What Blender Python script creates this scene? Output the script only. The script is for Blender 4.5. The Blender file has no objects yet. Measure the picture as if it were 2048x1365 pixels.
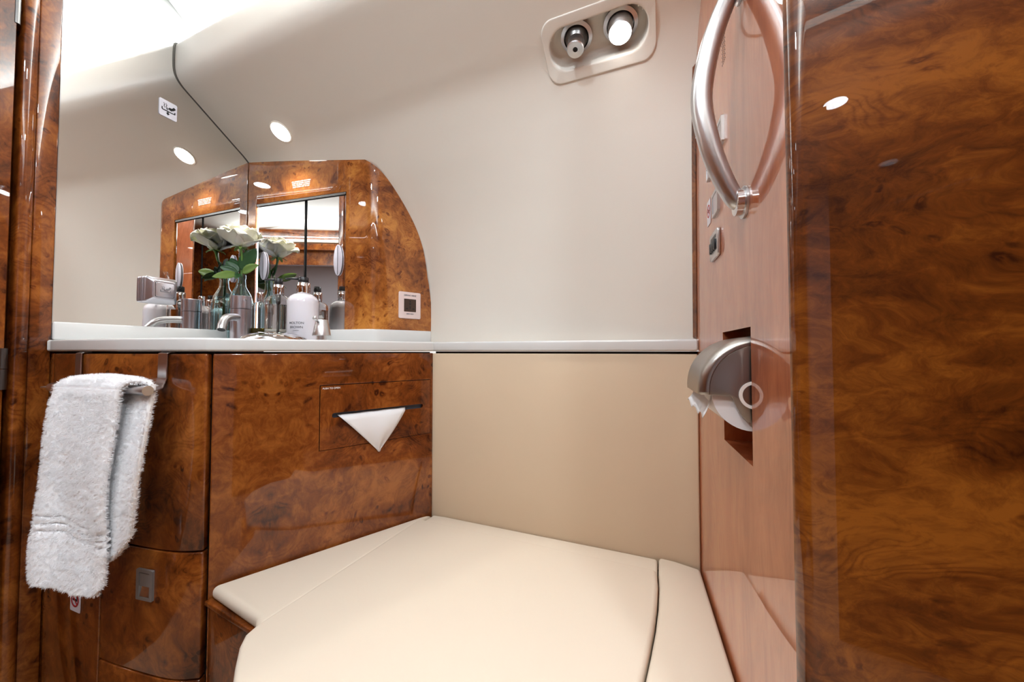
import bpy, bmesh, math, random
from mathutils import Vector, Matrix, noise
random.seed(7)
PI = math.pi
sc = bpy.context.scene
COL = sc.collection
H = 0.88                       # camera height above the floor = underside of the worktop lip
# ------------------------------------------------------------------ camera
F = 730.0
TH = math.atan(20.5 / F)
cam_d = bpy.data.cameras.new('camera'); cam = bpy.data.objects.new('camera', cam_d); COL.objects.link(cam)
cam_d.sensor_width = 36.0; cam_d.lens = F / 2048 * 36.0; cam_d.clip_start = 0.01; cam_d.clip_end = 50
cam.location = (0, 0, H); cam.rotation_euler = (PI/2 + TH, 0, 0)
sc.camera = cam
# ------------------------------------------------------------------ world, exposure
w = bpy.data.worlds.new('world'); sc.world = w; w.use_nodes = True
w.node_tree.nodes['Background'].inputs[0].default_value = (1.0, 0.96, 0.92, 1)
w.node_tree.nodes['Background'].inputs[1].default_value = 0.6
sc.view_settings.view_transform = 'Standard'; sc.view_settings.look = 'None'
sc.view_settings.exposure = 0.66; sc.view_settings.gamma = 1.0; sc.view_settings.use_curve_mapping = False
sc.cycles.max_bounces = 14; sc.cycles.glossy_bounces = 10; sc.cycles.transmission_bounces = 12
sc.cycles.transparent_max_bounces = 16; sc.cycles.diffuse_bounces = 5
sc.cycles.sample_clamp_indirect = 6.0; sc.cycles.caustics_reflective = False; sc.cycles.caustics_refractive = False
sc.cycles.use_denoising = True

# ------------------------------------------------------------------ plan geometry of the lavatory
def ray(u, v):
    a = (u - 1024) / F; b = (682.5 - v) / F
    return Vector((a, math.cos(TH) - b*math.sin(TH), math.sin(TH) + b*math.cos(TH)))
def hz(u, v, h):
    r = ray(u, v); return r * (h / r.z) + Vector((0, 0, H))
def pl(u, v, p, d):
    r = ray(u, v); n = (-d[1], d[0]); t = (n[0]*p[0] + n[1]*p[1]) / (n[0]*r.x + n[1]*r.y)
    return r * t + Vector((0, 0, H))
def V2(a): return Vector((a[0], a[1], 0))
T = 0.0262                                   # worktop lip
TOP = H + T                                  # worktop surface
SPL = H + 0.069                              # backsplash top
dA = Vector((0.30986, 0.95078, 0)); nA = Vector((0.95078, -0.30986, 0))
A0 = Vector((-1.0655, 0.8439, 0))
CA = Vector((-0.9277, 1.2668, 0))            # corner of the mirror wall and the vanity cabinet
d1 = Vector((0.96161, -0.27442, 0)); n1 = Vector((-0.27442, -0.96161, 0))
d2 = Vector((0.74556, 0.66643, 0)); n2 = Vector((0.66643, -0.74556, 0))
P2 = Vector((-0.2798, 1.2596, 0))
dC = Vector((0.92326, -0.38418, 0)); nC = Vector((-0.38418, -0.92326, 0))
BC = Vector((-0.2230, 1.0368, 0)); C2 = Vector((0.3195, 0.8145, 0)); CD = Vector((0.3931, 0.7701, 0))
nD = -nA
Z = Vector((0, 0, 1))

# ------------------------------------------------------------------ lights that fill the room
def area_light(name, loc, rot, sx, sy, power, color=(1, .95, .88), spread=PI):
    l = bpy.data.lights.new(name, 'AREA'); l.shape = 'RECTANGLE'; l.size = sx; l.size_y = sy
    l.energy = power; l.color = color; l.spread = spread
    o = bpy.data.objects.new(name, l); COL.objects.link(o); o.location = loc
    o.rotation_euler = rot if not isinstance(rot, Vector) else rot.to_track_quat('-Z', 'Y').to_euler()
    return o
def area_dir(name, loc, direction, xdir, sx, sy, power, color=(1, .95, .88)):
    l = bpy.data.lights.new(name, 'AREA'); l.shape = 'RECTANGLE'; l.size = sx; l.size_y = sy
    l.energy = power; l.color = color
    o = bpy.data.objects.new(name, l); COL.objects.link(o)
    z = (-direction).normalized(); x = (xdir - xdir.dot(z)*z).normalized(); y = z.cross(x)
    m = Matrix((x, y, z)).transposed().to_4x4(); m.translation = loc
    o.matrix_world = m
    return o
def spot(name, loc, target, power, angle, blend, color=(1, .95, .88), r=.02):
    l = bpy.data.lights.new(name, 'SPOT'); l.energy = power; l.spot_size = math.radians(angle); l.spot_blend = blend
    l.color = color; l.shadow_soft_size = r
    o = bpy.data.objects.new(name, l); COL.objects.link(o); o.location = loc
    o.rotation_euler = (Vector(target) - Vector(loc)).to_track_quat('-Z', 'Y').to_euler()
    return o
# cove light behind the sidewall riser, washing the ceiling
cove_mid = P2 + dC*0.05 + nC*0.435 + Z*(H + 0.935)
WL = (.90, 1.0, 1.08)
area_dir('cove_lamp', cove_mid, (Z*1.0 + nC*0.55), dC, 1.45, 0.03, 10.5, WL)
# cove on the opposite side of the ceiling, and unseen discs added behind the camera to fill the room
area_dir('cove_lamp_back', Vector((-.15, -.62, H + .98)), Vector((0, .45, 1)), Vector((1, 0, 0)), 1.6, 0.03, 14, WL)
def disc(name, loc, power, size=.09):
    l = bpy.data.lights.new(name, 'AREA'); l.shape = 'DISK'; l.size = size; l.energy = power; l.color = WL
    o = bpy.data.objects.new(name, l); COL.objects.link(o); o.location = loc; return o
for x, y in ((-.85, -.15), (-.30, .12), (.35, -.20)): disc('ceiling_fill', Vector((x, y, H + 1.088)), 4.9)
area_dir('cabin_fill', Vector((0, -1.22, 2.05)), Vector((0, 0, -1)), Vector((1, 0, 0)), 1.8, 0.45, 34, WL)  # added fill, tucked out of sight past the doorway to brighten both rooms

# ------------------------------------------------------------------ materials
def srgb(r, g, b):
    def f(c):
        c /= 255; return c/12.92 if c <= .04045 else ((c+.055)/1.055)**2.4
    return (f(r), f(g), f(b), 1)
def mat(name, col, rough=.5, metal=0, coat=0, spec=.5, trans=0, ior=1.5, emit=None, es=0, sub=0, aniso=0, coat_rough=.02, sheen=0):
    m = bpy.data.materials.new(name); m.use_nodes = True; b = m.node_tree.nodes['Principled BSDF']
    b.inputs['Base Color'].default_value = col; b.inputs['Roughness'].default_value = rough
    b.inputs['Metallic'].default_value = metal; b.inputs['Coat Weight'].default_value = coat
    b.inputs['Coat Roughness'].default_value = coat_rough; b.inputs['Specular IOR Level'].default_value = spec
    b.inputs['Transmission Weight'].default_value = trans; b.inputs['IOR'].default_value = ior
    b.inputs['Subsurface Weight'].default_value = sub; b.inputs['Anisotropic'].default_value = aniso
    b.inputs['Sheen Weight'].default_value = sheen
    if sub: b.inputs['Subsurface Radius'].default_value = (.01, .01, .008)
    if emit: b.inputs['Emission Color'].default_value = emit; b.inputs['Emission Strength'].default_value = es
    return m
def nd(m, t, **k):
    n = m.node_tree.nodes.new(t)
    for a, b in k.items(): setattr(n, a, b)
    return n
def lk(m, a, b): m.node_tree.links.new(a, b)
def add_bump(m, scale, strength, dist=.001, detail=3, stretch=None):
    b = m.node_tree.nodes['Principled BSDF']
    tc = nd(m, 'ShaderNodeTexCoord'); nz = nd(m, 'ShaderNodeTexNoise'); bp = nd(m, 'ShaderNodeBump')
    nz.inputs['Scale'].default_value = scale; nz.inputs['Detail'].default_value = detail
    bp.inputs['Strength'].default_value = strength; bp.inputs['Distance'].default_value = dist
    if stretch:
        mp = nd(m, 'ShaderNodeMapping'); mp.inputs['Scale'].default_value = stretch
        lk(m, tc.outputs['Object'], mp.inputs['Vector']); lk(m, mp.outputs[0], nz.inputs['Vector'])
    else: lk(m, tc.outputs['Object'], nz.inputs['Vector'])
    lk(m, nz.outputs['Fac'], bp.inputs['Height']); lk(m, bp.outputs[0], b.inputs['Normal'])
    return m
def burl(name, dark, mid, light, scale=1.0, stretch=(1, 1, 1), eyes=1.0, contrast=1.0, swirl=1.0, book=None, ior=1.55):
    m = mat(name, mid, rough=.4, coat=1.0, coat_rough=.006, spec=.12)
    b = m.node_tree.nodes['Principled BSDF']; b.inputs['Coat IOR'].default_value = ior
    tc = nd(m, 'ShaderNodeTexCoord'); mp = nd(m, 'ShaderNodeMapping'); mp.inputs['Scale'].default_value = stretch
    def nz(scale_, detail, dist=0.0, vec=None, color=False, rough=.55):
        n = nd(m, 'ShaderNodeTexNoise'); n.inputs['Scale'].default_value = scale_*scale
        n.inputs['Detail'].default_value = detail; n.inputs['Distortion'].default_value = dist; n.inputs['Roughness'].default_value = rough
        lk(m, vec, n.inputs['Vector']); return n.outputs['Color'] if color else n.outputs['Fac']
    def vm(op, a, c=None, s=None):
        n = nd(m, 'ShaderNodeVectorMath', operation=op); lk(m, a, n.inputs[0])
        if c is not None:
            if isinstance(c, tuple): n.inputs[1].default_value = c
            else: lk(m, c, n.inputs[1])
        if s is not None: n.inputs['Scale'].default_value = s
        return n.outputs[0]
    def mt(op, a, c=0):
        n = nd(m, 'ShaderNodeMath', operation=op)
        for i, q in enumerate((a, c)):
            if isinstance(q, (int, float)): n.inputs[i].default_value = q
            else: lk(m, q, n.inputs[i])
        return n.outputs[0]
    def ramp(src, stops):
        r = nd(m, 'ShaderNodeValToRGB'); lk(m, src, r.inputs[0]); e = r.color_ramp.elements
        e[0].position = stops[0][0]; e[0].color = stops[0][1]; e[1].position = stops[-1][0]; e[1].color = stops[-1][1]
        for p, c in stops[1:-1]:
            q = e.new(p); q.color = c
        return r.outputs[0]
    def mix(f, a, c, mode='MIX'):
        n = nd(m, 'ShaderNodeMix', data_type='RGBA', blend_type=mode)
        if isinstance(f, (int, float)): n.inputs['Factor'].default_value = f
        else: lk(m, f, n.inputs['Factor'])
        for i, q in ((6, a), (7, c)):
            if isinstance(q, tuple): n.inputs[i].default_value = q
            else: lk(m, q, n.inputs[i])
        return n.outputs[2]
    src = tc.outputs['Object']
    if book:      # book-matched veneer: the figure is mirrored about a vertical joint
        ro = nd(m, 'ShaderNodeMapping'); ro.inputs['Rotation'].default_value = (0, 0, -book[0]); lk(m, src, ro.inputs['Vector'])
        sx = nd(m, 'ShaderNodeSeparateXYZ'); lk(m, ro.outputs[0], sx.inputs[0])
        cx = nd(m, 'ShaderNodeCombineXYZ'); lk(m, mt('ABSOLUTE', mt('SUBTRACT', sx.outputs[0], book[1])), cx.inputs[0])
        lk(m, sx.outputs[1], cx.inputs[1]); lk(m, sx.outputs[2], cx.inputs[2]); src = cx.outputs[0]
    lk(m, src, mp.inputs['Vector']); P = mp.outputs[0]
    Pw = vm('ADD', P, vm('SCALE', vm('SUBTRACT', nz(5.5, 3, vec=P, color=True), (.5, .5, .5)), s=.13*swirl/scale))
    Pw2 = vm('ADD', Pw, vm('SCALE', vm('SUBTRACT', nz(34, 3, vec=Pw, color=True), (.5, .5, .5)), s=.016*swirl/scale))
    cloud = nz(5.0, 4, .3, Pw)
    mott = nz(30, 7, .5, Pw2, rough=.66)
    fib = nd(m, 'ShaderNodeMapping'); fib.inputs['Scale'].default_value = (1, 1, .22); lk(m, Pw2, fib.inputs['Vector'])
    fine = nz(190, 4, .6, fib.outputs[0], rough=.7)
    # long curved growth lines
    rg = mt('SINE', mt('MULTIPLY', nz(4.5, 2, .2, Pw), 130.0)); lines = mt('MULTIPLY', mt('POWER', mt('ABSOLUTE', rg), 6.0), ramp(nz(8, 2, vec=P), [(.47, (0, 0, 0, 1)), (.62, (1, 1, 1, 1))]))
    base = mt('ADD', mt('MULTIPLY', cloud, .62), mt('MULTIPLY', mott, .42))
    base = mt('ADD', base, mt('MULTIPLY', mt('SUBTRACT', fine, .5), .13))
    base = mt('SUBTRACT', base, mt('MULTIPLY', lines, .055))
    # clustered eyes: a dark crescent round a paler centre
    ve = nd(m, 'ShaderNodeTexVoronoi'); ve.inputs['Scale'].default_value = 46*scale; lk(m, Pw2, ve.inputs['Vector'])
    ring = ramp(ve.outputs['Distance'], [(.0, (.9, .9, .9, 1)), (.10, (.25, .25, .25, 1)), (.20, (.85, .85, .85, 1)), (.40, (0, 0, 0, 1))])
    gate = ramp(nz(11, 3, .5, P), [(.50, (0, 0, 0, 1)), (.62, (1, 1, 1, 1))])
    cell = ramp(ve.outputs['Color'], [(.25, (0, 0, 0, 1)), (.6, (1, 1, 1, 1))])
    base = mt('SUBTRACT', base, mt('MULTIPLY', mt('MULTIPLY', mt('MULTIPLY', ring, gate), cell), .26*eyes))
    c0 = .52 - .14/contrast; c1 = .52 + .13/contrast
    col = ramp(base, [(c0, dark), (c0 + (c1-c0)*.52, mid), (c1, light)])
    lk(m, col, b.inputs['Base Color'])
    return m

DK, MD, LT = srgb(56, 20, 3), srgb(116, 58, 17), srgb(156, 92, 36)
A2 = math.atan2(d2.y, d2.x); A1 = math.atan2(d1.y, d1.x)
M_wood = burl('burl_walnut', DK, MD, LT)
M_wood_book = burl('burl_walnut_bookmatched', DK, MD, LT, book=(A2, .105))
M_wood_arch = burl('burl_walnut_arch', srgb(94, 44, 13), srgb(152, 88, 36), srgb(196, 130, 60), scale=1.35, book=(A1, -.262))
M_wood_shaded = burl('burl_walnut_jamb_shaded', srgb(46, 16, 2), srgb(94, 44, 8), srgb(134, 74, 20), scale=1.25, stretch=(.75, .75, 1.5), swirl=1.3, eyes=.6, contrast=.95)  # same burl, its colours darkened to stand for the jamb's shade
M_wood_grain_sheen = burl('burl_walnut_bulkhead_sheen', srgb(148, 76, 44), srgb(180, 104, 66), srgb(196, 124, 82), scale=.6, stretch=(1.6, 1.6, .4), eyes=.1, ior=2.3)  # paler, redder burl: the cream wall's reflection is put into the colour
M_shell = add_bump(mat('cream_leather_sidewall', srgb(230, 225, 215), rough=.42, spec=.35), 700, .25, .0006)
M_panel = add_bump(mat('beige_leather_panel', srgb(208, 187, 160), rough=.5, spec=.3), 700, .15, .0004)
M_seat = add_bump(mat('cream_leather_seat', srgb(209, 196, 179), rough=.55, spec=.25), 500, .15, .0004)
M_white = mat('white_solid_surface', srgb(216, 217, 216), rough=.22, spec=.5)
M_ceil = mat('ceiling_cream', srgb(214, 209, 200), rough=.6)
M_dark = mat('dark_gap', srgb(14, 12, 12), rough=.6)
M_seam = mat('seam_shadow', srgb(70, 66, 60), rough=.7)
M_rubber = mat('black_plastic', srgb(28, 27, 30), rough=.35)
M_mirror = mat('mirror_glass', (.90, .89, .87, 1), rough=.0, metal=1)
M_steel = add_bump(mat('brushed_steel', srgb(205, 205, 207), rough=.28, metal=1, aniso=.5), 300, .12, .0003, stretch=(1, 1, 12))
M_steel_d = mat('dark_brushed_steel', srgb(120, 118, 116), rough=.35, metal=1)
M_latch = mat('matt_metal', srgb(150, 148, 146), rough=.42, metal=.55)
M_pull = mat('pale_metal', srgb(222, 220, 232), rough=.35, metal=.25)
M_hood = add_bump(mat('brushed_steel_hood', srgb(166, 160, 155), rough=.3, metal=1, aniso=.6), 260, .12, .0003, stretch=(1, 1, 14))
M_chrome = mat('chrome', srgb(225, 225, 228), rough=.04, metal=1)
M_satin = mat('satin_nickel', srgb(206, 205, 214), rough=.28, metal=1)
M_glass = mat('clear_glass', (1, 1, 1, 1), rough=0, trans=1, ior=1.46)
M_aqua = mat('aqua_glass', (.72, .93, .95, 1), rough=.0, trans=1, ior=1.48)
M_lotion = mat('lotion_bottle', srgb(236, 234, 242), rough=.12, spec=.5, coat=.6, sub=.1)
M_soap = mat('clear_liquid', (.98, .97, .90, 1), rough=0, trans=1, ior=1.34)
M_yellow = mat('yellow_liquid', (.95, .70, .10, 1), rough=.1, trans=.35, ior=1.34)
M_paper = mat('paper_white', srgb(232, 231, 232), rough=.8)
M_towel = mat('terry_white', srgb(250, 250, 252), rough=.9, sheen=.4)
M_petal = mat('rose_petal', srgb(252, 251, 236), rough=.5, sub=.6, sheen=.1)
M_stem = mat('stem_green', srgb(96, 136, 62), rough=.45)
M_leaf = mat('leaf_green', srgb(38, 78, 38), rough=.4)
M_leaf2 = mat('leaf_light_green', srgb(112, 142, 64), rough=.45)
M_plast = mat('white_plastic', srgb(226, 206, 202), rough=.35)
M_brownp = mat('brown_plastic', srgb(62, 44, 34), rough=.4)
M_black = mat('black_print', srgb(20, 20, 22), rough=.6)
M_print = mat('white_print', srgb(244, 238, 232), rough=.6)
M_gprint = mat('grey_print', srgb(120, 118, 124), rough=.6)
M_red = mat('red_print', srgb(170, 20, 24), rough=.5)
M_sticker = mat('sticker_white', srgb(222, 222, 232), rough=.35)
M_lens = mat('lamp_lens', (1, 1, 1, 1), rough=.3, emit=(1, .98, .95, 1), es=14)
M_lens2 = mat('downlight_lens', (1, 1, 1, 1), rough=.3, emit=(1, .97, .93, 1), es=9)
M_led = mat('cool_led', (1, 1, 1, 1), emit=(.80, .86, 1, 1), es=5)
M_strip = mat('cove_diffuser', (1, 1, 1, 1), rough=.3, emit=(1, .95, .88, 1), es=2.2)
M_floor = add_bump(mat('carpet_beige', srgb(150, 130, 110), rough=.95), 300, .6, .003)
M_cabin = mat('cabin_lining', srgb(165, 158, 162), rough=.6)
M_blue = mat('slot_liner', srgb(70, 92, 112), rough=.4)

# ------------------------------------------------------------------ helpers
def link(name, me, m, parent=None, smooth=False, origin=None):
    o = bpy.data.objects.new(name, me); COL.objects.link(o)
    if m is not None: me.materials.append(m)
    if parent is not None:
        me.transform(Matrix.Translation(-wloc(parent)))
        o.parent = parent
    elif origin is not None:
        me.transform(Matrix.Translation(-origin)); o.location = origin
    if smooth:
        for p in me.polygons: p.use_smooth = True
    return o
def wloc(o):
    p = Vector(o.location)
    while o.parent is not None:
        o = o.parent; p = p + Vector(o.location)
    return p
def obj(name, bm, m, parent=None, smooth=False, origin=None, recalc=True):
    if recalc: bmesh.ops.recalc_face_normals(bm, faces=bm.faces)
    me = bpy.data.meshes.new(name); bm.to_mesh(me); bm.free()
    return link(name, me, m, parent, smooth, origin)
def thing(name, label, cat, loc, group=None):
    o = bpy.data.objects.new(name, None); COL.objects.link(o); o.location = loc; o.empty_display_size = .02
    o['label'] = label; o['category'] = cat
    if group: o['group'] = group
    return o
def tag(o, label, cat, group=None):
    o['label'] = label; o['category'] = cat
    if group: o['group'] = group
    return o
def struct(o): o['kind'] = 'structure'; return o
def bevel(o, wd, seg=3, ang=35):
    b = o.modifiers.new('bevel', 'BEVEL'); b.width = wd; b.segments = seg; b.limit_method = 'ANGLE'; b.angle_limit = math.radians(ang)
    b.harden_normals = False
    for p in o.data.polygons: p.use_smooth = True
    return o
def solidify(o, th, off=-1):
    s = o.modifiers.new('solid', 'SOLIDIFY'); s.thickness = th; s.offset = off; return o
def subsurf(o, n=2):
    s = o.modifiers.new('sub', 'SUBSURF'); s.levels = n; s.render_levels = n; return o
def autosmooth(o, ang=35):
    for p in o.data.polygons: p.use_smooth = True
    o.data.set_sharp_from_angle(angle=math.radians(ang)); return o
def frame_box(bm, c, ex, ey, ez, sx, sy, sz):
    """box centred at c with half sizes along three unit axes"""
    vs = [bm.verts.new(c + ex*a*sx + ey*b_*sy + ez*d*sz) for a in (-1, 1) for b_ in (-1, 1) for d in (-1, 1)]
    for f in ((0,1,3,2),(4,6,7,5),(0,4,5,1),(2,3,7,6),(0,2,6,4),(1,5,7,3)): bm.faces.new([vs[i] for i in f])
    return vs
def prism(bm, pts, off):
    """extrude closed loop pts by the vector off"""
    a = [bm.verts.new(p) for p in pts]; b_ = [bm.verts.new(p + off) for p in pts]; n = len(a)
    bm.faces.new(a); bm.faces.new(b_[::-1])
    for i in range(n): bm.faces.new((a[i], b_[i], b_[(i+1) % n], a[(i+1) % n]))
def tube(bm, pts, rad, seg=20, cap=True):
    n = len(pts); rings = []
    if not hasattr(rad, '__len__'): rad = [rad]*n
    t0 = (pts[1]-pts[0]).normalized(); up = Z if abs(t0.z) < .9 else Vector((1, 0, 0))
    nx = t0.cross(up).normalized()
    for i in range(n):
        t = (pts[min(i+1, n-1)] - pts[max(i-1, 0)]).normalized()
        nx = (nx - nx.dot(t)*t).normalized(); ny = t.cross(nx)
        rings.append([bm.verts.new(pts[i] + (nx*math.cos(2*PI*k/seg) + ny*math.sin(2*PI*k/seg))*rad[i]) for k in range(seg)])
    for i in range(n-1):
        for k in range(seg): bm.faces.new((rings[i][k], rings[i][(k+1) % seg], rings[i+1][(k+1) % seg], rings[i+1][k]))
    if cap: bm.faces.new(rings[0][::-1]); bm.faces.new(rings[-1])
def lathe(bm, prof, c, ax=Z, seg=40, capa=True, capb=True):
    """prof: list of (radius, height along ax)"""
    ax = ax.normalized(); x = ax.orthogonal().normalized(); y = ax.cross(x); rings = []
    for r, h in prof:
        if r < 1e-6: rings.append([bm.verts.new(c + ax*h)])
        else: rings.append([bm.verts.new(c + ax*h + (x*math.cos(2*PI*k/seg) + y*math.sin(2*PI*k/seg))*r) for k in range(seg)])
    for a, b_ in zip(rings, rings[1:]):
        for k in range(seg):
            k2 = (k+1) % seg
            if len(a) == 1 and len(b_) == 1: continue
            if len(a) == 1: bm.faces.new((a[0], b_[k], b_[k2]))
            elif len(b_) == 1: bm.faces.new((a[k], a[k2], b_[0]))
            else: bm.faces.new((a[k], a[k2], b_[k2], b_[k]))
    if capa and len(rings[0]) > 1: bm.faces.new(rings[0][::-1])
    if capb and len(rings[-1]) > 1: bm.faces.new(rings[-1])
def catmull(pts, n=8):
    out = []
    P = [pts[0]*2 - pts[1]] + list(pts) + [pts[-1]*2 - pts[-2]]
    for i in range(1, len(P)-2):
        p0, p1, p2, p3 = P[i-1], P[i], P[i+1], P[i+2]
        for k in range(n):
            t = k/n
            out.append(.5*((2*p1) + (p2-p0)*t + (2*p0-5*p1+4*p2-p3)*t*t + (3*p1-p0-3*p2+p3)*t**3))
    out.append(pts[-1].copy()); return out
def rrect(hw, hh, r, n=6):
    pts = []
    for cx, cy, a0 in ((hw-r, hh-r, 0), (-hw+r, hh-r, PI/2), (-hw+r, -hh+r, PI), (hw-r, -hh+r, 1.5*PI)):
        for k in range(n+1):
            a = a0 + PI/2*k/n; pts.append((cx + r*math.cos(a), cy + r*math.sin(a)))
    return pts
def on(c, ex, ey, pts, off=Vector((0, 0, 0))): return [c + ex*a + ey*b_ + off for a, b_ in pts]
def text(name, body, c, ex, ey, size, m, parent, depth=.0003, align='CENTER'):
    cu = bpy.data.curves.new(name, 'FONT'); cu.body = body; cu.size = size; cu.align_x = align; cu.align_y = 'CENTER'
    cu.extrude = depth; cu.space_line = 1.0; cu.offset = size*.012
    o = bpy.data.objects.new(name, cu); COL.objects.link(o)
    dg = bpy.context.evaluated_depsgraph_get(); dg.update()
    me = bpy.data.meshes.new_from_object(o.evaluated_get(dg)); bpy.data.objects.remove(o); 
    ez = ex.cross(ey).normalized(); mm = Matrix((ex, ey, ez)).transposed().to_4x4(); mm.translation = c + ez*depth
    me.transform(mm); me.name = name
    me.materials.clear()
    return link(name, me, m, parent)
def curtain(path, z0, z1, rows=1):
    """vertical sheet standing on a plan polyline; z0,z1 numbers or functions of index fraction"""
    bm = bmesh.new(); cols = []
    for i, p in enumerate(path):
        a = z0(i) if callable(z0) else z0; b_ = z1(i) if callable(z1) else z1
        cols.append([bm.verts.new(Vector((p.x, p.y, a + (b_-a)*k/rows))) for k in range(rows+1)])
    for a, b_ in zip(cols, cols[1:]):
        for k in range(rows): bm.faces.new((a[k], b_[k], b_[k+1], a[k+1]))
    return bm
def resample(pts, n):
    L = [0]
    for a, b_ in zip(pts, pts[1:]): L.append(L[-1] + (b_-a).length)
    out = []
    for i in range(n+1):
        s = L[-1]*i/n; j = 0
        while j < len(L)-2 and L[j+1] < s: j += 1
        f = (s-L[j])/max(1e-9, L[j+1]-L[j]); out.append(pts[j].lerp(pts[j+1], f))
    return out
def subpath(pts, s0, s1, n):
    L = [0]
    for a, b_ in zip(pts, pts[1:]): L.append(L[-1] + (b_-a).length)
    def at(s):
        j = 0
        while j < len(L)-2 and L[j+1] < s: j += 1
        return pts[j].lerp(pts[j+1], (s-L[j])/max(1e-9, L[j+1]-L[j]))
    return [at(s0 + (s1-s0)*i/n) for i in range(n+1)]
def plen(pts): return sum((b_-a).length for a, b_ in zip(pts, pts[1:]))
def panel(name, path, z0, z1, th, m, parent=None, bev=.002, seg=2):
    """solid curved panel with the plan polyline as its front face; thickness goes to the left of travel"""
    bm = bmesh.new(); n = len(path); A_, B_ = [], []
    for i, p in enumerate(path):
        t = (path[min(i+1, n-1)] - path[max(i-1, 0)]).normalized(); q = Vector((-t.y, t.x, 0))
        A_.append([bm.verts.new(Vector((p.x, p.y, z))) for z in (z0, z1)])
        r = p + q*th; B_.append([bm.verts.new(Vector((r.x, r.y, z))) for z in (z0, z1)])
    for i in range(n-1):
        bm.faces.new((A_[i][0], A_[i+1][0], A_[i+1][1], A_[i][1])); bm.faces.new((B_[i][0], B_[i][1], B_[i+1][1], B_[i+1][0]))
        bm.faces.new((A_[i][1], A_[i+1][1], B_[i+1][1], B_[i][1])); bm.faces.new((A_[i][0], B_[i][0], B_[i+1][0], A_[i+1][0]))
    bm.faces.new((A_[0][0], A_[0][1], B_[0][1], B_[0][0])); bm.faces.new((A_[-1][0], B_[-1][0], B_[-1][1], A_[-1][1]))
    o = obj(name, bm, m, parent)
    if bev: bevel(o, bev, seg, 50)
    return o
def zz(p, z): return Vector((p.x, p.y, z))

# ================================================================== SETTING
# ---- cream sidewall: a cross-section swept along the aircraft, easing to vertical towards the right bulkhead
PROF = [(0, .0262), (0, .06), (0, .1435), (.0046, .247), (.026, .3474), (.0567, .4258), (.1053, .5042), (.1511, .5623), (.190, .609),
        (.2423, .6645), (.295, .700), (.3523, .7365), (.40, .767), (.43, .786), (.4463, .7985), (.4575, .8135), (.4628, .8319),
        (.4642, .86), (.4640, .8914), (.4623, .9080), (.455, .9165), (.44, .918), (.41, .914)]
prof = catmull([Vector((a, b_, 0)) for a, b_ in PROF], 8)
SE = .82; HOLE = []
def sh_d(s, p):
    wgt = min(1.0, max(0.0, s/SE)); base = p[0]
    t0 = .168 + .04*max(0, p[1]); tgt = (base + t0 + math.sqrt((base-t0)**2 + .0036))/2; return base + (tgt-base)*wgt
def sh_pt(s, p): return P2 + dC*s + nC*sh_d(s, p) + Z*(H + p[1])
def s_at_A(d):   # intersection with mirror wall plane
    base = P2 + nC*d; return (A0-base).dot(nA)/dC.dot(nA)
def s_at_D(p):
    s = .8
    for _ in range(30):
        q = sh_pt(s, p); err = (CD - q).dot(nD); s += err/dC.dot(nD)*.9
    return s
bm = bmesh.new(); NS = 170; rows = []
for p in prof:
    s0 = s_at_A(p[0]) + .0015; s1 = s_at_D(p)
    rows.append([bm.verts.new(sh_pt(s0 + (s1-s0)*k/NS, p)) for k in range(NS+1)])
for a, b_ in zip(rows, rows[1:]):
    for k in range(NS): bm.faces.new((a[k], a[k+1], b_[k+1], b_[k]))
shell = struct(obj('wall_back', bm, M_shell, smooth=True))
def shell_hit(u, v):
    r = ray(u, v); lo, hi = .2, 2.5
    def f(t):
        q = r*t; d = (q-P2).dot(nC); up = q.z; s = (q-P2).dot(dC)
        for a, b_ in zip(prof, prof[1:]):
            if a[1] <= up <= b_[1] and b_[1] > a[1]:
                k = (up-a[1])/(b_[1]-a[1]); return d - (sh_d(s, a)*(1-k) + sh_d(s, b_)*k)
        return 1 if up < 0 else -1
    for _ in range(60):
        mid = (lo+hi)/2
        if f(mid) > 0: lo = mid
        else: hi = mid
    q = r*lo; up = q.z
    for a, b_ in zip(prof, prof[1:]):
        if a[1] <= up <= b_[1]:
            tg = (nC*(b_[0]-a[0]) + Z*(b_[1]-a[1])).normalized(); break
    n = dC.cross(tg); n = n if n.dot(nC) > 0 else -n
    return q + Z*H, tg, n.normalized()

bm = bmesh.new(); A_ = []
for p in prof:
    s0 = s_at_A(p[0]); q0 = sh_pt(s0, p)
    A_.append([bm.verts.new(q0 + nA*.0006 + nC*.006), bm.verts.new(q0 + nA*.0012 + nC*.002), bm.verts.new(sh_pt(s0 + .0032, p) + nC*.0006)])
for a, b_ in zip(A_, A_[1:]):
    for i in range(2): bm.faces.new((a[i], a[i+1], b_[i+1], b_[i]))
struct(obj('seam_shade', bm, M_seam))  # dark ribbon standing in for the shade in the mirror seam
# ---- ceiling
CP = [(.33, .935), (.38, .962), (.428, .9865), (.4856, 1.0233), (.56, 1.058), (.66, 1.082), (.80, 1.093), (1.1, 1.096), (1.7, 1.096)]
cpr = catmull([Vector((a, b_, 0)) for a, b_ in CP], 5)
bm = bmesh.new(); rows = []
for p in cpr:
    s0 = s_at_A(p[0]) + .0015
    rows.append([bm.verts.new(P2 + dC*(s0 + (2.05-s0)*k/8) + nC*p[0] + Z*(H+p[1])) for k in range(9)])
for a, b_ in zip(rows, rows[1:]):
    for k in range(8): bm.faces.new((a[k], a[k+1], b_[k+1], b_[k]))
o = struct(obj('ceiling', bm, M_ceil, smooth=True)); solidify(o, .01, 1)
bm = bmesh.new()
for x0, x1, y0, y1, z in ((-1.75, 1.7, -.83, -.2, H + 1.10),):
    prism(bm, [Vector((x0, y0, z)), Vector((x1, y0, z)), Vector((x1, y1, z)), Vector((x0, y1, z))], Z*.01)
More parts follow.
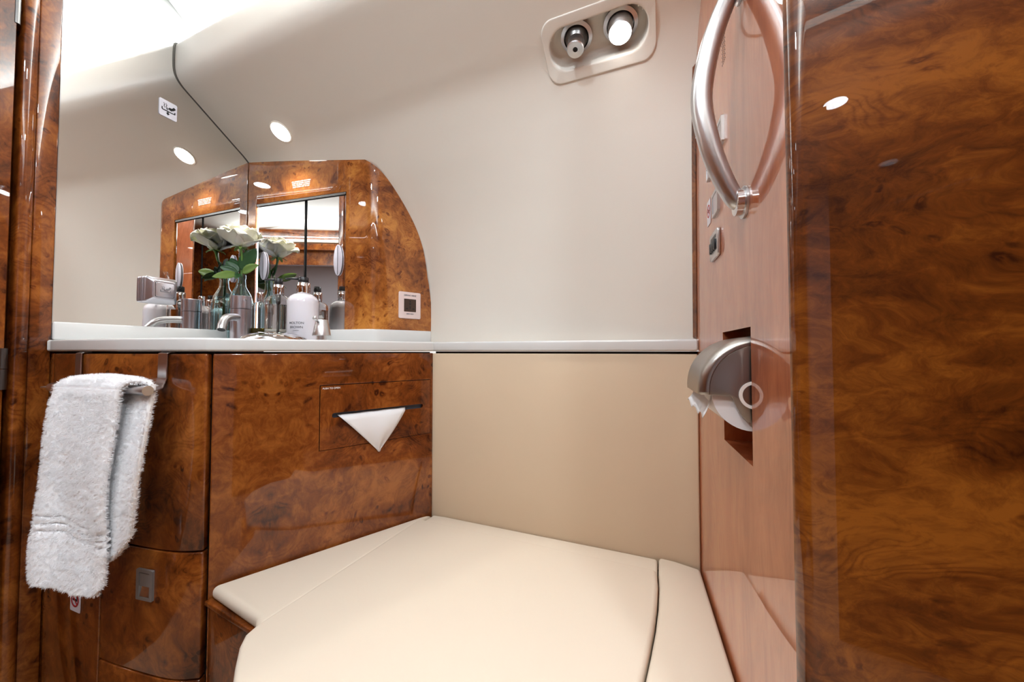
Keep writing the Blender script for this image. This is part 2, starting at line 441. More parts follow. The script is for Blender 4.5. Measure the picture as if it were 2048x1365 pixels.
struct(obj('ceiling_rear', bm, M_ceil))
# cove shelf behind the riser
bm = bmesh.new()
s0, s1 = s_at_A(.36) + .002, .95
prism(bm, [P2 + dC*s0 + nC*.325 + Z*(H+.905), P2 + dC*s1 + nC*.325 + Z*(H+.905), P2 + dC*s1 + nC*.325 + Z*(H+.94), P2 + dC*s0 + nC*.325 + Z*(H+.94)], nC*.004)
prism(bm, [P2 + dC*s0 + nC*.325 + Z*(H+.903), P2 + dC*s1 + nC*.325 + Z*(H+.903), P2 + dC*s1 + nC*.44 + Z*(H+.905), P2 + dC*s0 + nC*.44 + Z*(H+.905)], Z*.003)
struct(obj('trim_1', bm, M_ceil))

# ---- floor
bm = bmesh.new(); prism(bm, [Vector((-1.8, -2.6, -.03)), Vector((1.8, -2.6, -.03)), Vector((1.8, 1.5, -.03)), Vector((-1.8, 1.5, -.03))], Z*.03)
struct(obj('floor', bm, M_floor))

# ---- left bulkhead behind the mirror and the pilaster strips
def Apt(s, off=0, z=0): return A0 + dA*s + nA*off + Z*z
bm = bmesh.new()
prism(bm, [Apt(-.052, -.008), Apt(.52, -.008), Apt(.52, -.03), Apt(-.052, -.03)], Z*(H+1.3))
struct(obj('wall_left', bm, M_wood))
sM = (pl(122, 100, A0, dA) - A0).dot(dA)
sW = (pl(66, 430, A0, dA) - A0).dot(dA)
bm = bmesh.new(); prism(bm, [Apt(sW, .001), Apt(-.0005, .001), Apt(-.0005, -.0075), Apt(sW, -.0075)], Z*(H+1.2))
struct(bevel(obj('trim_2', bm, M_wood), .002, 3))
sG = (pl(30, 430, A0, dA) - A0).dot(dA)
bm = bmesh.new()
prof_p = [(sW-.0012, -.007), (sW-.0012, .002), (sW-.004, .006), (sW-.010, .0085), (sG+.008, .0085), (sG+.003, .006), (sG, .002), (sG, -.03), (sW-.0012, -.03)]
prism(bm, [Apt(a, b_) for a, b_ in prof_p], Z*(H+1.2))
struct(autosmooth(obj('trim_3', bm, M_wood), 50))
# door leaf at the far left, ajar beyond a dark gap
door = bpy.data.objects.new('door_1', None); COL.objects.link(door); door.location = Apt(sG-.03, 0, 0); door['kind'] = 'structure'
bm = bmesh.new(); prism(bm, [Apt(sG-.0075, -.003), Apt(sG-.0075, -.03), Apt(sG-.42, -.03), Apt(sG-.42, .012), Apt(sG-.012, .012), Apt(sG-.009, .006)], Z*(H+1.15))
dl = autosmooth(obj('door_leaf', bm, M_wood, door), 40)
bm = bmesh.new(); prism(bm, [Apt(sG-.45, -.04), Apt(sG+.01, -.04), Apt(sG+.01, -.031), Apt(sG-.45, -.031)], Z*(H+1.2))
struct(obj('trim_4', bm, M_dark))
def hinge(u, v0, v1, s, hw):
    zt = pl(u, v0, Apt(0, .012), dA).z; zb = pl(u, v1, Apt(0, .012), dA).z
    bm = bmesh.new(); c = Apt(s, .010)
    tube(bm, [zz(c, zb), zz(c, (zb+zt)/2 - .0006)], hw, 20); tube(bm, [zz(c, (zb+zt)/2 + .0006), zz(c, zt)], hw, 20)
    return autosmooth(obj('hinge', bm, M_steel_d, door), 40)
hinge(6, 697, 780, (pl(6, 740, A0 + nA*.012, dA)-A0).dot(dA), .006)
hinge(35, -60, 47, (pl(36, 20, A0 + nA*.012, dA)-A0).dot(dA), .0048)
# wall continuing towards the camera, rear walls, right side wall, cabin beyond the doorway
def wall(name, pts, z0, z1, m):
    bm = bmesh.new(); prism(bm, [zz(p, z0) for p in pts], Z*(z1-z0)); return struct(obj(name, bm, m))
pL = Apt(sG-.46, .0)
wall('wall_left_rear', [pL, Vector((-1.45, -.80, 0)), Vector((-1.49, -.80, 0)), pL + Vector((-.04, 0, 0))], 0, H+1.2, M_wood)
wall('wall_front_left', [Vector((-1.5, -.80, 0)), Vector((-.52, -.80, 0)), Vector((-.52, -.84, 0)), Vector((-1.5, -.84, 0))], 0, H+1.2, M_wood)
wall('wall_front_right', [Vector((.30, -.80, 0)), Vector((1.4, -.80, 0)), Vector((1.4, -.84, 0)), Vector((.30, -.84, 0))], 0, H+1.2, M_wood)
wall('wall_front_lintel', [Vector((-.52, -.80, 0)), Vector((.30, -.80, 0)), Vector((.30, -.84, 0)), Vector((-.52, -.84, 0))], H+.78, H+1.2, M_wood)
wall('wall_cabin_left', [Vector((-1.7, -.86, 0)), Vector((-1.7, -2.6, 0)), Vector((-1.74, -2.6, 0)), Vector((-1.74, -.86, 0))], 0, 2.1, M_cabin)
wall('wall_cabin_right', [Vector((1.7, -.86, 0)), Vector((1.7, -2.6, 0)), Vector((1.74, -2.6, 0)), Vector((1.74, -.86, 0))], 0, 2.1, M_cabin)
wall('wall_cabin_back', [Vector((-1.7, -2.6, 0)), Vector((1.7, -2.6, 0)), Vector((1.7, -2.64, 0)), Vector((-1.7, -2.64, 0))], 0, 2.1, M_cabin)
bm = bmesh.new(); prism(bm, [Vector((-1.74, -2.64, 2.1)), Vector((1.74, -2.64, 2.1)), Vector((1.74, -.845, 2.1)), Vector((-1.74, -.845, 2.1))], Z*.02)
struct(obj('ceiling_cabin', bm, M_ceil))
bm = bmesh.new(); frame_box(bm, Vector((-.15, -.66, H+.955)), Vector((1, 0, 0)), Vector((0, 1, 0)), Z, .95, .02, .012)
struct(obj('trim_5', bm, M_ceil))
bm = bmesh.new(); frame_box(bm, Vector((-.15, -.77, H+.935)), Vector((1, 0, 0)), Vector((0, 1, 0)), Z, .95, .028, .03)
struct(obj('trim_6', bm, M_wood))

# ---- right bulkhead (side face towards the seat, rounded corner, front face towards the camera)
sK = (pl(1592, 700, CD, dA) - CD).dot(dA); K = CD + dA*sK
RC = .013
def Dpt(s, off=0, z=0): return CD + dA*s + nD*off + Z*z
n0 = (pl(1447, 760, CD, dA)-CD).dot(dA); n1_ = (pl(1503, 760, CD, dA)-CD).dot(dA)
zn0 = pl(1447, 878, CD, dA).z; zn1 = pl(1447, 665, CD, dA).z
ZT = H + 1.2
bm = bmesh.new()
def quad(a, b_, c, d): bm.faces.new([bm.verts.new(q) for q in (a, b_, c, d)])
sB = .12; sE = sK + RC
def dq(s0, s1, z0, z1): quad(Dpt(s0, 0, z0), Dpt(s1, 0, z0), Dpt(s1, 0, z1), Dpt(s0, 0, z1))
dq(sB, n0, 0, ZT); dq(n1_, sE, 0, ZT); dq(n0, n1_, 0, zn0); dq(n0, n1_, zn1, ZT)
dep = .05
for (sa, za), (sb, zb) in (((n0, zn0), (n1_, zn0)), ((n1_, zn0), (n1_, zn1)), ((n1_, zn1), (n0, zn1)), ((n0, zn1), (n0, zn0))):
    quad(Dpt(sa, 0, za), Dpt(sb, 0, zb), Dpt(sb, -dep, zb), Dpt(sa, -dep, za))
quad(Dpt(n0, -dep, zn0), Dpt(n1_, -dep, zn0), Dpt(n1_, -dep, zn1), Dpt(n0, -dep, zn1))
bmesh.ops.remove_doubles(bm, verts=bm.verts, dist=1e-5)
wr = struct(obj('wall_right', bm, M_wood_grain_sheen, recalc=False))
cc = K + dA*RC + nA*RC
arc = [cc - nA*RC*math.cos(a) - dA*RC*math.sin(a) for a in [PI/2*i/12 for i in range(13)]]
path = arc + [K + nA*(RC + .25*i) for i in range(1, 6)]
bm = curtain(path, 0, ZT)
o = struct(autosmooth(obj('wall_right_jamb', bm, M_wood_shaded, recalc=False), 60))
pe = path[-1]
wall('wall_right_side', [pe, Vector((1.4, -.80, 0)), Vector((1.44, -.80, 0)), pe + Vector((.04, 0, 0))], 0, H+1.2, M_wood)
# narrow dark corner strip where the cream sidewall meets the bulkhead
bm = bmesh.new(); rowz = [p for p in prof if .03 <= p[1] <= .60]
A_ = []
for p in rowz:
    s = s_at_D(p); q = sh_pt(s, p)
    A_.append([bm.verts.new(q - nC*.004 + nD*.0005), bm.verts.new(q + nD*.007), bm.verts.new(q - dA*.012 + nD*.0015), bm.verts.new(q - dA*.012 + nD*.0005)])
for a, b_ in zip(A_, A_[1:]):
    for i in range(3): bm.faces.new((a[i], a[i+1], b_[i+1], b_[i]))
struct(obj('trim_7', bm, M_wood))

# ---- beige lower wall panel behind the bench
cpath = catmull([BC - dC*.008, BC.lerp(C2, .5), C2, CD - dC*.002], 8)
o = panel('wall_back_lower', resample(cpath, 30), .40, H - .006, .012, M_panel, bev=.003); struct(o)
bm = bmesh.new(); prism(bm, [BC + nC*-.012, CD + nC*-.016, CD + nC*-.024, BC + nC*-.02], Z*(H-.0005))
struct(obj('wall_back_core', bm, M_dark))

# ================================================================== VANITY
vp_ = [Vector(q) for q in ((-1.0655, .8439, 0), (-1.035, .829, 0), (-.98, .807, 0), (-.90, .777, 0), (-.8055, .7464, 0), (-.7431, .7295, 0), (-.700, .7185, 0), (-.658, .7095, 0), (-.6229, .7062, 0), (-.5887, .7099, 0))]
vcurve = resample(catmull(vp_, 10), 90)       # curved front
Lv = plen(vcurve)
def s_of_u(u, z=0):
    best = min(range(len(vcurve)), key=lambda i: abs(1024 + F*vcurve[i].x/vcurve[i].y - u)); return Lv*best/90
h2 = H - .3837; h3 = H - .6226
seam = vcurve[-1]
# worktop: lip follows the cabinet fronts with a small overhang
def offs(path, d):
    out = []
    for i, p in enumerate(path):
        t = (path[min(i+1, len(path)-1)] - path[max(i-1, 0)]).normalized(); out.append(p + Vector((t.y, -t.x, 0))*d)
    return out
bfront = [seam + (BC-seam)*k/8 for k in range(1, 9)]
front = offs(vcurve[1:], .004) + [p + n2*.004 for p in bfront]
front[0] = A0 + nA*.004 - dA*.010
bend = pl(745, 659, CA, d1); bend.z = 0
def rounded_corner(a, m_, b_, r, n=10):
    da = (a-m_).normalized(); db = (b_-m_).normalized(); ang = da.angle(db); L = r/math.tan(ang/2)
    p, q = m_ + da*L, m_ + db*L; return [p.lerp(m_, t).lerp(m_.lerp(q, t), t) for t in [i/n for i in range(n+1)]]
back = [CA] + rounded_corner(CA, bend, P2, .05) + [P2]
bm = bmesh.new()
loop = [A0 + nA*.0] + front + [P2 - d2*.0] + back[::-1][1:]
prism(bm, [zz(p, H) for p in loop], Z*T)
worktop = thing('vanity_worktop', 'white solid-surface vanity worktop with upstand, curving round the corner above the burl cabinet', 'worktop', zz(loop[len(loop)//3], H))
o = obj('slab', bm, M_white, worktop); bevel(o, .007, 5, 60)
bp_ = resample(back, 50)
bm = bmesh.new()
o = panel('upstand', resample([A0 + dA*.001 + nA*.003, CA - dA*.004 + nA*.003 ], 2), TOP+.0005, SPL, .011, M_white, worktop, bev=.003)
def inset(path, d): return [p - Vector((-(path[min(i+1, len(path)-1)] - path[max(i-1, 0)]).normalized().y, (path[min(i+1, len(path)-1)] - path[max(i-1, 0)]).normalized().x, 0))*d for i, p in enumerate(path)]
o = panel('upstand', inset(bp_, .003)[0:], TOP+.0005, SPL, .014, M_white, worktop, bev=.003)
# right-hand ledge
e0 = BC + nC*.004; e1 = CD + nC*.004 - dA*.003
bm = bmesh.new()
lp = [e0 + dC*.0035] + offs([p for p in resample(cpath, 10)], .0045)[2:-1] + [CD - dA*.006 + nD*.001, Vector((.3985, .7905, 0)), P2 + dC*.0035]
prism(bm, [zz(p, H) for p in lp], Z*T)
o = obj('wall_ledge', bm, M_white, origin=zz(lp[0], H)); bevel(o, .005, 4, 60)
tag(o, 'white ledge running along the beige panel from the worktop seam to the paper holder', 'ledge')

# ---- vanity cabinet below
van = thing('vanity_cabinet', 'glossy burl wood vanity base with curved doors and a tissue drawer', 'cabinet', zz(seam, 0))
G = .0016
up_c = subpath(vcurve, s_of_u(109), Lv-.003, 60)
dr = panel('door', up_c, h2+G, H-.005, .016, M_wood, van, .0025)
sl = s_of_u(217)
lowd = panel('door', subpath(vcurve, sl+G, Lv-.003, 40), h3+G, h2-G, .016, M_wood, van, .0025)
lowd['label'] = 'lower door with steel latch'
panel('side_panel', subpath(vcurve, .004, sl-G, 40), .05, h2-G, .016, M_wood, van, .002)
panel('side_panel', subpath(vcurve, .003, s_of_u(109)-G, 6), h2+G, H-.005, .016, M_wood, van, .002)
panel('plinth', subpath(vcurve, sl+G, Lv-.003, 40), .05, h3-G, .016, M_wood, van, .002)
bm = bmesh.new(); core = [p for p in inset([q for q in vcurve], -.0165)][1:] + [seam + n2*-.02 + d2*.01]
core = [A0 - nA*0 + dA*.02] + core[2:] + [BC - n2*.02, CA.lerp(P2, .9) - nC*-.03, CA + nA*.01 - dA*.02]
prism(bm, [zz(p, .02) for p in core], Z*(H-.022)); obj('carcass', bm, M_dark, van)
# flat panel under the worktop with the tissue drawer
a_ = seam + d2*.0065; L2 = (BC-a_).length
def Bp(s, z, off=0): return a_ + d2*s + n2*off + Z*z
q0, q1 = pl(640, 772, BC, d2), pl(861, 759, BC, d2); q2, q3 = pl(861, 867, BC, d2), pl(640, 903, BC, d2)
s0 = (q0-a_).dot(d2); s1 = (q1-a_).dot(d2); zt = (q0.z+q1.z)/2; zb = (q2.z+q3.z)/2
s1 = min(s1, L2-.008)
bm = bmesh.new()
def slab4(bm, a, b_, c, d, th): prism(bm, [Bp(a, c), Bp(b_, c), Bp(b_, d), Bp(a, d)], -n2*th)
xs = [0, s0, s1, L2-.001]; zs = [.02, zb, zt, H-.005]
gr = {}
for layer, off in ((0, 0), (1, -.016)):
    for i, x in enumerate(xs):
        for j, z in enumerate(zs): gr[(layer, i, j)] = bm.verts.new(Bp(x, z, off))
for i in range(3):
    for j in range(3):
        if i == 1 and j == 1: continue
        bm.faces.new((gr[0,i,j], gr[0,i+1,j], gr[0,i+1,j+1], gr[0,i,j+1])); bm.faces.new((gr[1,i,j], gr[1,i,j+1], gr[1,i+1,j+1], gr[1,i+1,j]))
for i in range(3):
    for j in (0, 3): bm.faces.new((gr[0,i,j], gr[1,i,j], gr[1,i+1,j], gr[0,i+1,j]))
for j in range(3):
    for i in (0, 3): bm.faces.new((gr[0,i,j], gr[0,i,j+1], gr[1,i,j+1], gr[1,i,j]))
for e in (((1,1),(2,1)),((2,1),(2,2)),((2,2),(1,2)),((1,2),(1,1))):
    (i, j), (k, l) = e; bm.faces.new((gr[0,i,j], gr[0,k,l], gr[1,k,l], gr[1,i,j]))
o = obj('front_panel', bm, M_wood_book, van); bevel(o, .0022, 2, 60)
# drawer front with a slot
g2 = .0012; ds0, ds1, dz0, dz1 = s0+g2, s1-g2, zb+g2, zt-g2
sa = pl(664, 832, BC, d2); sb = pl(846, 812, BC, d2)
ss0, ss1, sz = (sa-a_).dot(d2), (sb-a_).dot(d2), (sa.z+sb.z)/2
bm = bmesh.new(); outer = [(ds0, dz0), (ds1, dz0), (ds1, dz1), (ds0, dz1)]
hh = .0056
sl_pts = [(x, z) for x, z in [(ss0+hh + hh*math.cos(a), sz + hh*math.sin(a)) for a in [PI/2 + PI*i/8 for i in range(9)]]] + [(ss1-hh + hh*math.cos(a), sz + hh*math.sin(a)) for a in [-PI/2 + PI*i/8 for i in range(9)]]
def plate_with_hole(bm, outer, hole, P, off):
    """P(x,z,depth)->point; front face with a hole, side walls"""
    vo = [bm.verts.new(P(x, z, 0)) for x, z in outer]; vh = [bm.verts.new(P(x, z, 0)) for x, z in hole]
    eo = [bm.edges.new((vo[i], vo[(i+1) % len(vo)])) for i in range(len(vo))]; eh = [bm.edges.new((vh[i], vh[(i+1) % len(vh)])) for i in range(len(vh))]
    bmesh.ops.triangle_fill(bm, edges=eo+eh, use_beauty=True, use_dissolve=False)
    bo = [bm.verts.new(P(x, z, off)) for x, z in outer]; bh = [bm.verts.new(P(x, z, off)) for x, z in hole]
    for a, b_ in ((vo, bo), (vh, bh)):
        n = len(a)
        for i in range(n): bm.faces.new((a[i], a[(i+1) % n], b_[(i+1) % n], b_[i]))
plate_with_hole(bm, outer, sl_pts, lambda x, z, o_: Bp(x, z, o_), -.012)
drw = obj('drawer', bm, M_wood_book, van)
bm = bmesh.new(); slab4(bm, ss0-.004, ss1+.004, sz-.01, sz+.01, .004); 
for v in bm.verts: v.co -= n2*.009
lin = obj('slot_liner', bm, M_blue, drw)
tx = pl(663, 777, BC, d2)
text('lettering', 'PUSH TO OPEN', tx + n2*.0003, d2, Z, .0055, M_print, drw, .0002)
# tissue pulled from the slot
tl, tr, tb = pl(676, 831, BC, d2), pl(812, 815, BC, d2), pl(757, 903, BC, d2)
bm = bmesh.new(); N = 14; rows = []
for i in range(N+1):
    f = i/N; row = []
    l = tl.lerp(tb, f); r = tr.lerp(tb, f)
    bend_ = .005 + .012*math.sin(PI*min(1, f*1.1))*.8
    for k in range(N+1):
        g = k/N; q = l.lerp(r, g)
        if f == 1: q = q + d2*(.004*(g-.5))
        q = q + n2*(bend_*(1 - .4*abs(g-.5)) + .0015*math.sin(g*9 + f*4)*(f > 0)) if i > 0 else q + n2*-.006 + Z*.0005*math.sin(g*20)
        row.append(bm.verts.new(q))
    rows.append(row)
for a, b_ in zip(rows, rows[1:]):
    for k in range(N): bm.faces.new((a[k], a[k+1], b_[k+1], b_[k]))
o = obj('paper_tissue', bm, M_paper, smooth=True, origin=tl); solidify(o, .0006, 0)
tag(o, 'white paper tissue hanging in a point from the drawer slot', 'tissue')
# small latch in the lower door
lc = min(vcurve, key=lambda p: abs(1024 + F*p.x/p.y - 305)); li = vcurve.index(lc); lt = (vcurve[li+2]-vcurve[li-2]).normalized(); ln = Vector((lt.y, -lt.x, 0))
zl0 = H + (703-1190)/F*lc.y; zl1 = H + (703-1131)/F*lc.y; lw = 20.5/F*lc.y*1.04; zc = (zl0+zl1)/2; lh = (zl1-zl0)/2
latch_c = zz(lc, zc) + ln*.0005
bm = bmesh.new(); plate_with_hole(bm, rrect(lw, lh, .002, 3), [(x, z) for x, z in rrect(lw*.66, lh*.80, .001, 2)], lambda x, z, o_: latch_c + lt*x + Z*z + ln*(.0035+o_), -.006)
latch = obj('latch', bm, M_latch, lowd)
bm = bmesh.new(); frame_box(bm, latch_c + Z*lh*.32 + ln*.0012, lt, Z, ln, lw*.62, lh*.42, .0012); 
obj('latch_button', bm, M_latch, latch)
bm = bmesh.new(); prism(bm, [latch_c + lt*lw*.64*a + Z*(b_*lh) + ln*o_ for a, b_, o_ in ((-1, -.1, .0002), (1, -.1, .0002), (1, -.78, .0025), (-1, -.78, .0025))], -ln*.004)
obj('latch_cup', bm, M_chrome, latch)
# no-smoking sticker on the left fixed panel, half under the towel
def nosmoke(parent, c, ex, n, hw, hh_, rr):
    bm = bmesh.new()
    ring = [(rr*math.cos(a), rr*math.sin(a)) for a in [2*PI*i/32 for i in range(32)]]; inn = [(x*.80, z*.80) for x, z in ring]
    cc_ = c + Z*hh_*.12
    plate_with_hole(bm, ring, inn, lambda x, z, o_: cc_ + ex*x + Z*z + n*(.0010+o_), -.0006)
    d_ = (ex*.7071 - Z*.7071); e_ = (ex*.7071 + Z*.7071)
    frame_box(bm, cc_ + n*.0007, d_, e_, n, rr*.85, rr*.09, .0003)
    obj('prohibition_ring', bm, M_red, parent)
    bm = bmesh.new(); frame_box(bm, cc_ + n*.0005, ex, Z, n, rr*.58, rr*.13, .0003)
    frame_box(bm, cc_ + ex*rr*.5 + Z*rr*.34 + n*.0005, ex, Z, n, rr*.05, rr*.16, .0003)
    obj('cigarette_symbol', bm, M_black, parent)
sk = min(vcurve, key=lambda p: abs(1024 + F*p.x/p.y - 168)); si = vcurve.index(sk); st = (vcurve[si+2]-vcurve[si-2]).normalized(); sn = Vector((st.y, -st.x, 0))
zc = H + (703-1192)/F*sk.y
c_ = zz(sk, zc) + sn*.0016
t_ = thing('no_smoking_sticker', 'small white no smoking sticker on the burl panel under the towel', 'sticker', c_)
bm = bmesh.new(); prism(bm, on(c_, st, Z, rrect(.0195, .022, .003)), -sn*.0008); obj('backing', bm, M_sticker, t_)
nosmoke(t_, c_, st, sn, .0195, .022, .0145)

# ---- towel rail and towel
rail = thing('towel_rail', 'brushed steel over-door towel bar hooked under the worktop lip', 'towel rail', hz(298, 783, -.07))
RR, RL = hz(291, 782, -.07), hz(107, 775, -.07); rd = (RR-RL).normalized(); rn = Vector((rd.y, -rd.x, 0))
bm = bmesh.new(); tube(bm, [RL - rd*.004, RL, RR, RR + rd*.006], [.0085, .009, .009, .0088], 24)
autosmooth(obj('bar', bm, M_steel, rail), 50)
for u in (164, 330):
    ci = min(range(len(vcurve)), key=lambda i: abs(1024 + F*vcurve[i].x/vcurve[i].y - u)); p = vcurve[ci]
    t = (vcurve[min(ci+2, 90)]-vcurve[max(0, ci-2)]).normalized(); n = Vector((t.y, -t.x, 0))
    f_ = p + n*.0028
    sbar = (f_-RL).dot(rd); bpnt = RL + rd*sbar if u < 200 else RR + rd*.002
    tgt = zz(bpnt, RL.z)
    pth = [zz(p - n*.012, H-.0032), zz(p - n*.002, H-.0032), zz(f_, H-.0055), zz(f_, H-.04), zz(f_, RL.z+.018), zz(f_, RL.z+.008) + n*.003, zz(f_.lerp(tgt, .3), RL.z-.001), zz(f_.lerp(tgt, .85), RL.z-.004)]
    bm = bmesh.new(); pr = None; hw = .0112
    for q in pth:
        cur = [bm.verts.new(q - t*hw), bm.verts.new(q + t*hw)]
        if pr: bm.faces.new((pr[0], pr[1], cur[1], cur[0]))
        pr = cur
    o = obj('bracket', bm, M_steel, rail); solidify(o, .0026, 1)
    b_ = o.modifiers.new('bevel', 'BEVEL'); b_.width = .0008; b_.segments = 2
# towel
BL, BR = zz(RL, 0), zz(RR, 0)
fTL, fTR = Vector((-.8468, .6993, 0)) + rn*.012, Vector((-.683, .654, 0)) + rn*.012
fBL, fBR = Vector((-.845, .672, 0)), Vector((-.716, .662, 0))
bTL, bTR = RL + rd*.09 - rn*.014, RR - rd*.002 - rn*.012
bBL, bBR = Vector((-.84, .698, 0)), Vector((-.672, .654, 0))
zf, zbk, zr = H-.400, H-.378, RL.z
NW = 44; rows = []; bm = bmesh.new()
def wv(g, f, a=1): return a*(.006*math.sin(g*7.0 + f*1.5 + .5) + .004*math.sin(g*13 + 2*f) + .003*math.sin(f*9 + g*3))
NR = 110; stripe_v = []
for i in range(NR+1):
    f = i/NR; L_, R_ = fBL.lerp(fTL, f), fBR.lerp(fTR, f); row = []
    bul = .006*math.sin(PI*f)
    for k in range(NW+1):
        g = k/NW; q = L_.lerp(R_, g); z = zf + (zr - .004 - zf)*f
        z += (1-f)*( -.030*math.sin(PI*.62*g) + (.016*((g-.9)/.1)**2 if g > .9 else 0) + (.006*((.06-g)/.06)**2 if g < .06 else 0)) 
        e = 1 - (1 - min(g, 1-g)/.06)**2 if min(g, 1-g) < .06 else 1
        off = wv(g, f, 1-f*.6) + bul*.5 + .010*e*(1-f*.7)
        for bz in (.082, .094, .106):
            if abs(z - (zf + bz - .024*g + .004*math.sin(g*6))) < .0026: off -= .005; stripe_v.append(i*(NW+1)+k)
        row.append(bm.verts.new(zz(q + rn*off, z)))
    rows.append(row)
NA = 8
for i in range(1, NA):
    a = PI*i/NA; f = i/NA; row = []
    for k in range(NW+1):
        g = k/NW; q = fTL.lerp(fTR, g).lerp(bTL.lerp(bTR, g), (1-math.cos(a))/2)
        row.append(bm.verts.new(zz(q + rn*wv(g, 1, .4)*math.cos(a), zr + .016*math.sin(a) + .006*math.sin(a)*math.sin(PI*(g*.9+.05)))))
    rows.append(row)
for i in range(NR+1):
    f = i/NR; L_, R_ = bTL.lerp(bBL, f), bTR.lerp(bBR, f); row = []
    for k in range(NW+1):
        g = k/NW; q = L_.lerp(R_, g)
        z = zr - .004 + (zbk - zr)*f
        if g > .55: z += f*.055*((g-.55)/.45)**2
        row.append(bm.verts.new(zz(q + rd*.012*math.sin(PI*f)*g + rn*(.4*wv(g, f)*f + .010*math.sin(PI*f)), z)))
    rows.append(row)
for a, b_ in zip(rows, rows[1:]):
    for k in range(NW): bm.faces.new((a[k], a[k+1], b_[k+1], b_[k]))
tw = obj('hand_towel', bm, M_towel, smooth=True, origin=zz(fTL, zr))
tag(tw, 'fluffy white terry hand towel folded over the steel bar', 'towel')
vg = tw.vertex_groups.new(name='pile'); vg.add(list(range(len(tw.data.vertices))), 1.0, 'REPLACE'); vg.add(stripe_v, 0.0, 'REPLACE')
solidify(tw, .009, 0)
ps = tw.modifiers.new('terry', 'PARTICLE_SYSTEM').particle_system; st_ = ps.settings; ps.vertex_group_density = 'pile'; ps.vertex_group_length = 'pile'
st_.type = 'HAIR'; st_.count = 24000; st_.hair_length = .0034; st_.hair_step = 2; st_.emit_from = 'FACE'; st_.use_modifier_stack = True
st_.child_type = 'SIMPLE'; st_.rendered_child_count = 8; st_.child_percent = 2; st_.child_radius = .0022; st_.roughness_2 = .003; st_.roughness_endpoint = .002
st_.root_radius = .5; st_.tip_radius = .2; st_.radius_scale = .0006; st_.display_step = 2; st_.render_step = 2

# ================================================================== MIRROR WALL ITEMS
sMr = (CA - A0).length - .0015
mir = thing('wall_mirror', 'large frameless mirror above the worktop reflecting the cream sidewall', 'mirror', Apt(0, 0, SPL))
bm = bmesh.new(); prism(bm, [Apt(0, 0, SPL-.004), Apt(sMr, 0, SPL-.004), Apt(sMr, 0, H+1.15), Apt(0, 0, H+1.15)], -nA*.006)
obj('glass', bm, M_mirror, mir)
bm = bmesh.new(); prism(bm, [Apt(-.0004, .0004, SPL), Apt(.0012, .0004, SPL), Apt(.0012, .0004, H+1.15), Apt(-.0004, .0004, H+1.15)], -nA*.006)
obj('polished_edge', bm, M_chrome, mir)
# disposal placard
pc = (pl(318, 196, A0, dA) + pl(353, 243, A0, dA))/2 + nA*.0006
pl_ = thing('disposal_placard', 'white cigarette disposal placard stuck high on the mirror', 'sign', pc)
pw, ph = .0215, .0245
bm = bmesh.new(); prism(bm, on(pc, dA, Z, rrect(pw, ph, .004)), nA*.0012); obj('backing', bm, M_sticker, pl_)
bm = bmesh.new(); c = pc + nA*.0015
def bar2(bm, c, ex, ey, n, x0, z0, x1, z1, wd):
    a, b_ = c + ex*x0 + ey*z0, c + ex*x1 + ey*z1; t = (b_-a).normalized(); s = n.cross(t)
    frame_box(bm, (a+b_)/2, t, s, n, (b_-a).length/2, wd/2, .0002)
def disposal_icon(bm, c, ex, ey, n, k, arrow=True):
    for q in ((-.62, .02, -.62, -.3), (-.62, -.3, .75, -.3), (.75, -.3, .75, -.05)): bar2(bm, c, ex, ey, n, *[a*k for a in q], .11*k)
    for x in (-.35, -.12):
        bar2(bm, c, ex, ey, n, (x-.12)*k, .62*k, (x)*k, .42*k, .06*k); bar2(bm, c, ex, ey, n, x*k, .42*k, (x-.08)*k, .25*k, .06*k); bar2(bm, c, ex, ey, n, (x-.08)*k, .25*k, (x+.06)*k, .02*k, .06*k)
    prism(bm, on(c, ex, ey, [(a*k, b_*k) for a, b_ in ((.0, .05), (.15, .28), (.42, .3), (.62, .58), (.85, .42), (.62, .12), (.45, .02), (.35, -.08))]), n*.0003)
    for x in (-.1, .0): bar2(bm, c, ex, ey, n, x*k, -.16*k, (x-.06)*k, .1*k, .05*k)
    if arrow: prism(bm, on(c, ex, ey, [(a*k, b_*k) for a, b_ in ((-.08, -.38), (.08, -.38), (.08, -.55), (.2, -.55), (0, -.82), (-.2, -.55), (-.08, -.55))]), n*.0003)
disposal_icon(bm, c + Z*.001 - dA*.001, dA, Z, nA, .0225); obj('pictogram', bm, M_black, pl_)
# ashtray
ac = Apt((pl(281, 580, A0, dA)-A0).dot(dA), 0, H + .171)
ash = thing('ashtray', 'square steel ashtray with sloping sides fixed to the mirror', 'ashtray', ac)
hw_, hh_ = .037, .0365
def frust(bm, w0, h0, w1, h1, k0, k1, c, rr_=.006):
    a = [bm.verts.new(q) for q in on(c, dA, Z, rrect(w0, h0, rr_), nA*k0)]; b_ = [bm.verts.new(q) for q in on(c, dA, Z, rrect(w1, h1, rr_), nA*k1)]
    n = len(a); bm.faces.new(a); bm.faces.new(b_)
    for i in range(n): bm.faces.new((a[i], a[(i+1) % n], b_[(i+1) % n], b_[i]))
cA_ = ac + dA*hw_
bm = bmesh.new(); frust(bm, hw_, hh_, hw_, hh_, .0005, .0075, cA_); bevel(obj('base', bm, M_satin, ash), .0015, 3)
bm = bmesh.new(); frust(bm, hw_-.0015, hh_-.0015, hw_-.0015, hh_-.0015, .0075, .0090, cA_); obj('shadow_gap', bm, M_dark, ash)
bm = bmesh.new(); frust(bm, hw_, hh_, hw_, hh_, .0090, .0175, cA_); frust(bm, hw_, hh_, hw_-.011, hh_-.011, .0175, .0335, cA_)
bodyo = bevel(obj('body', bm, M_satin, ash), .0025, 3, 20)
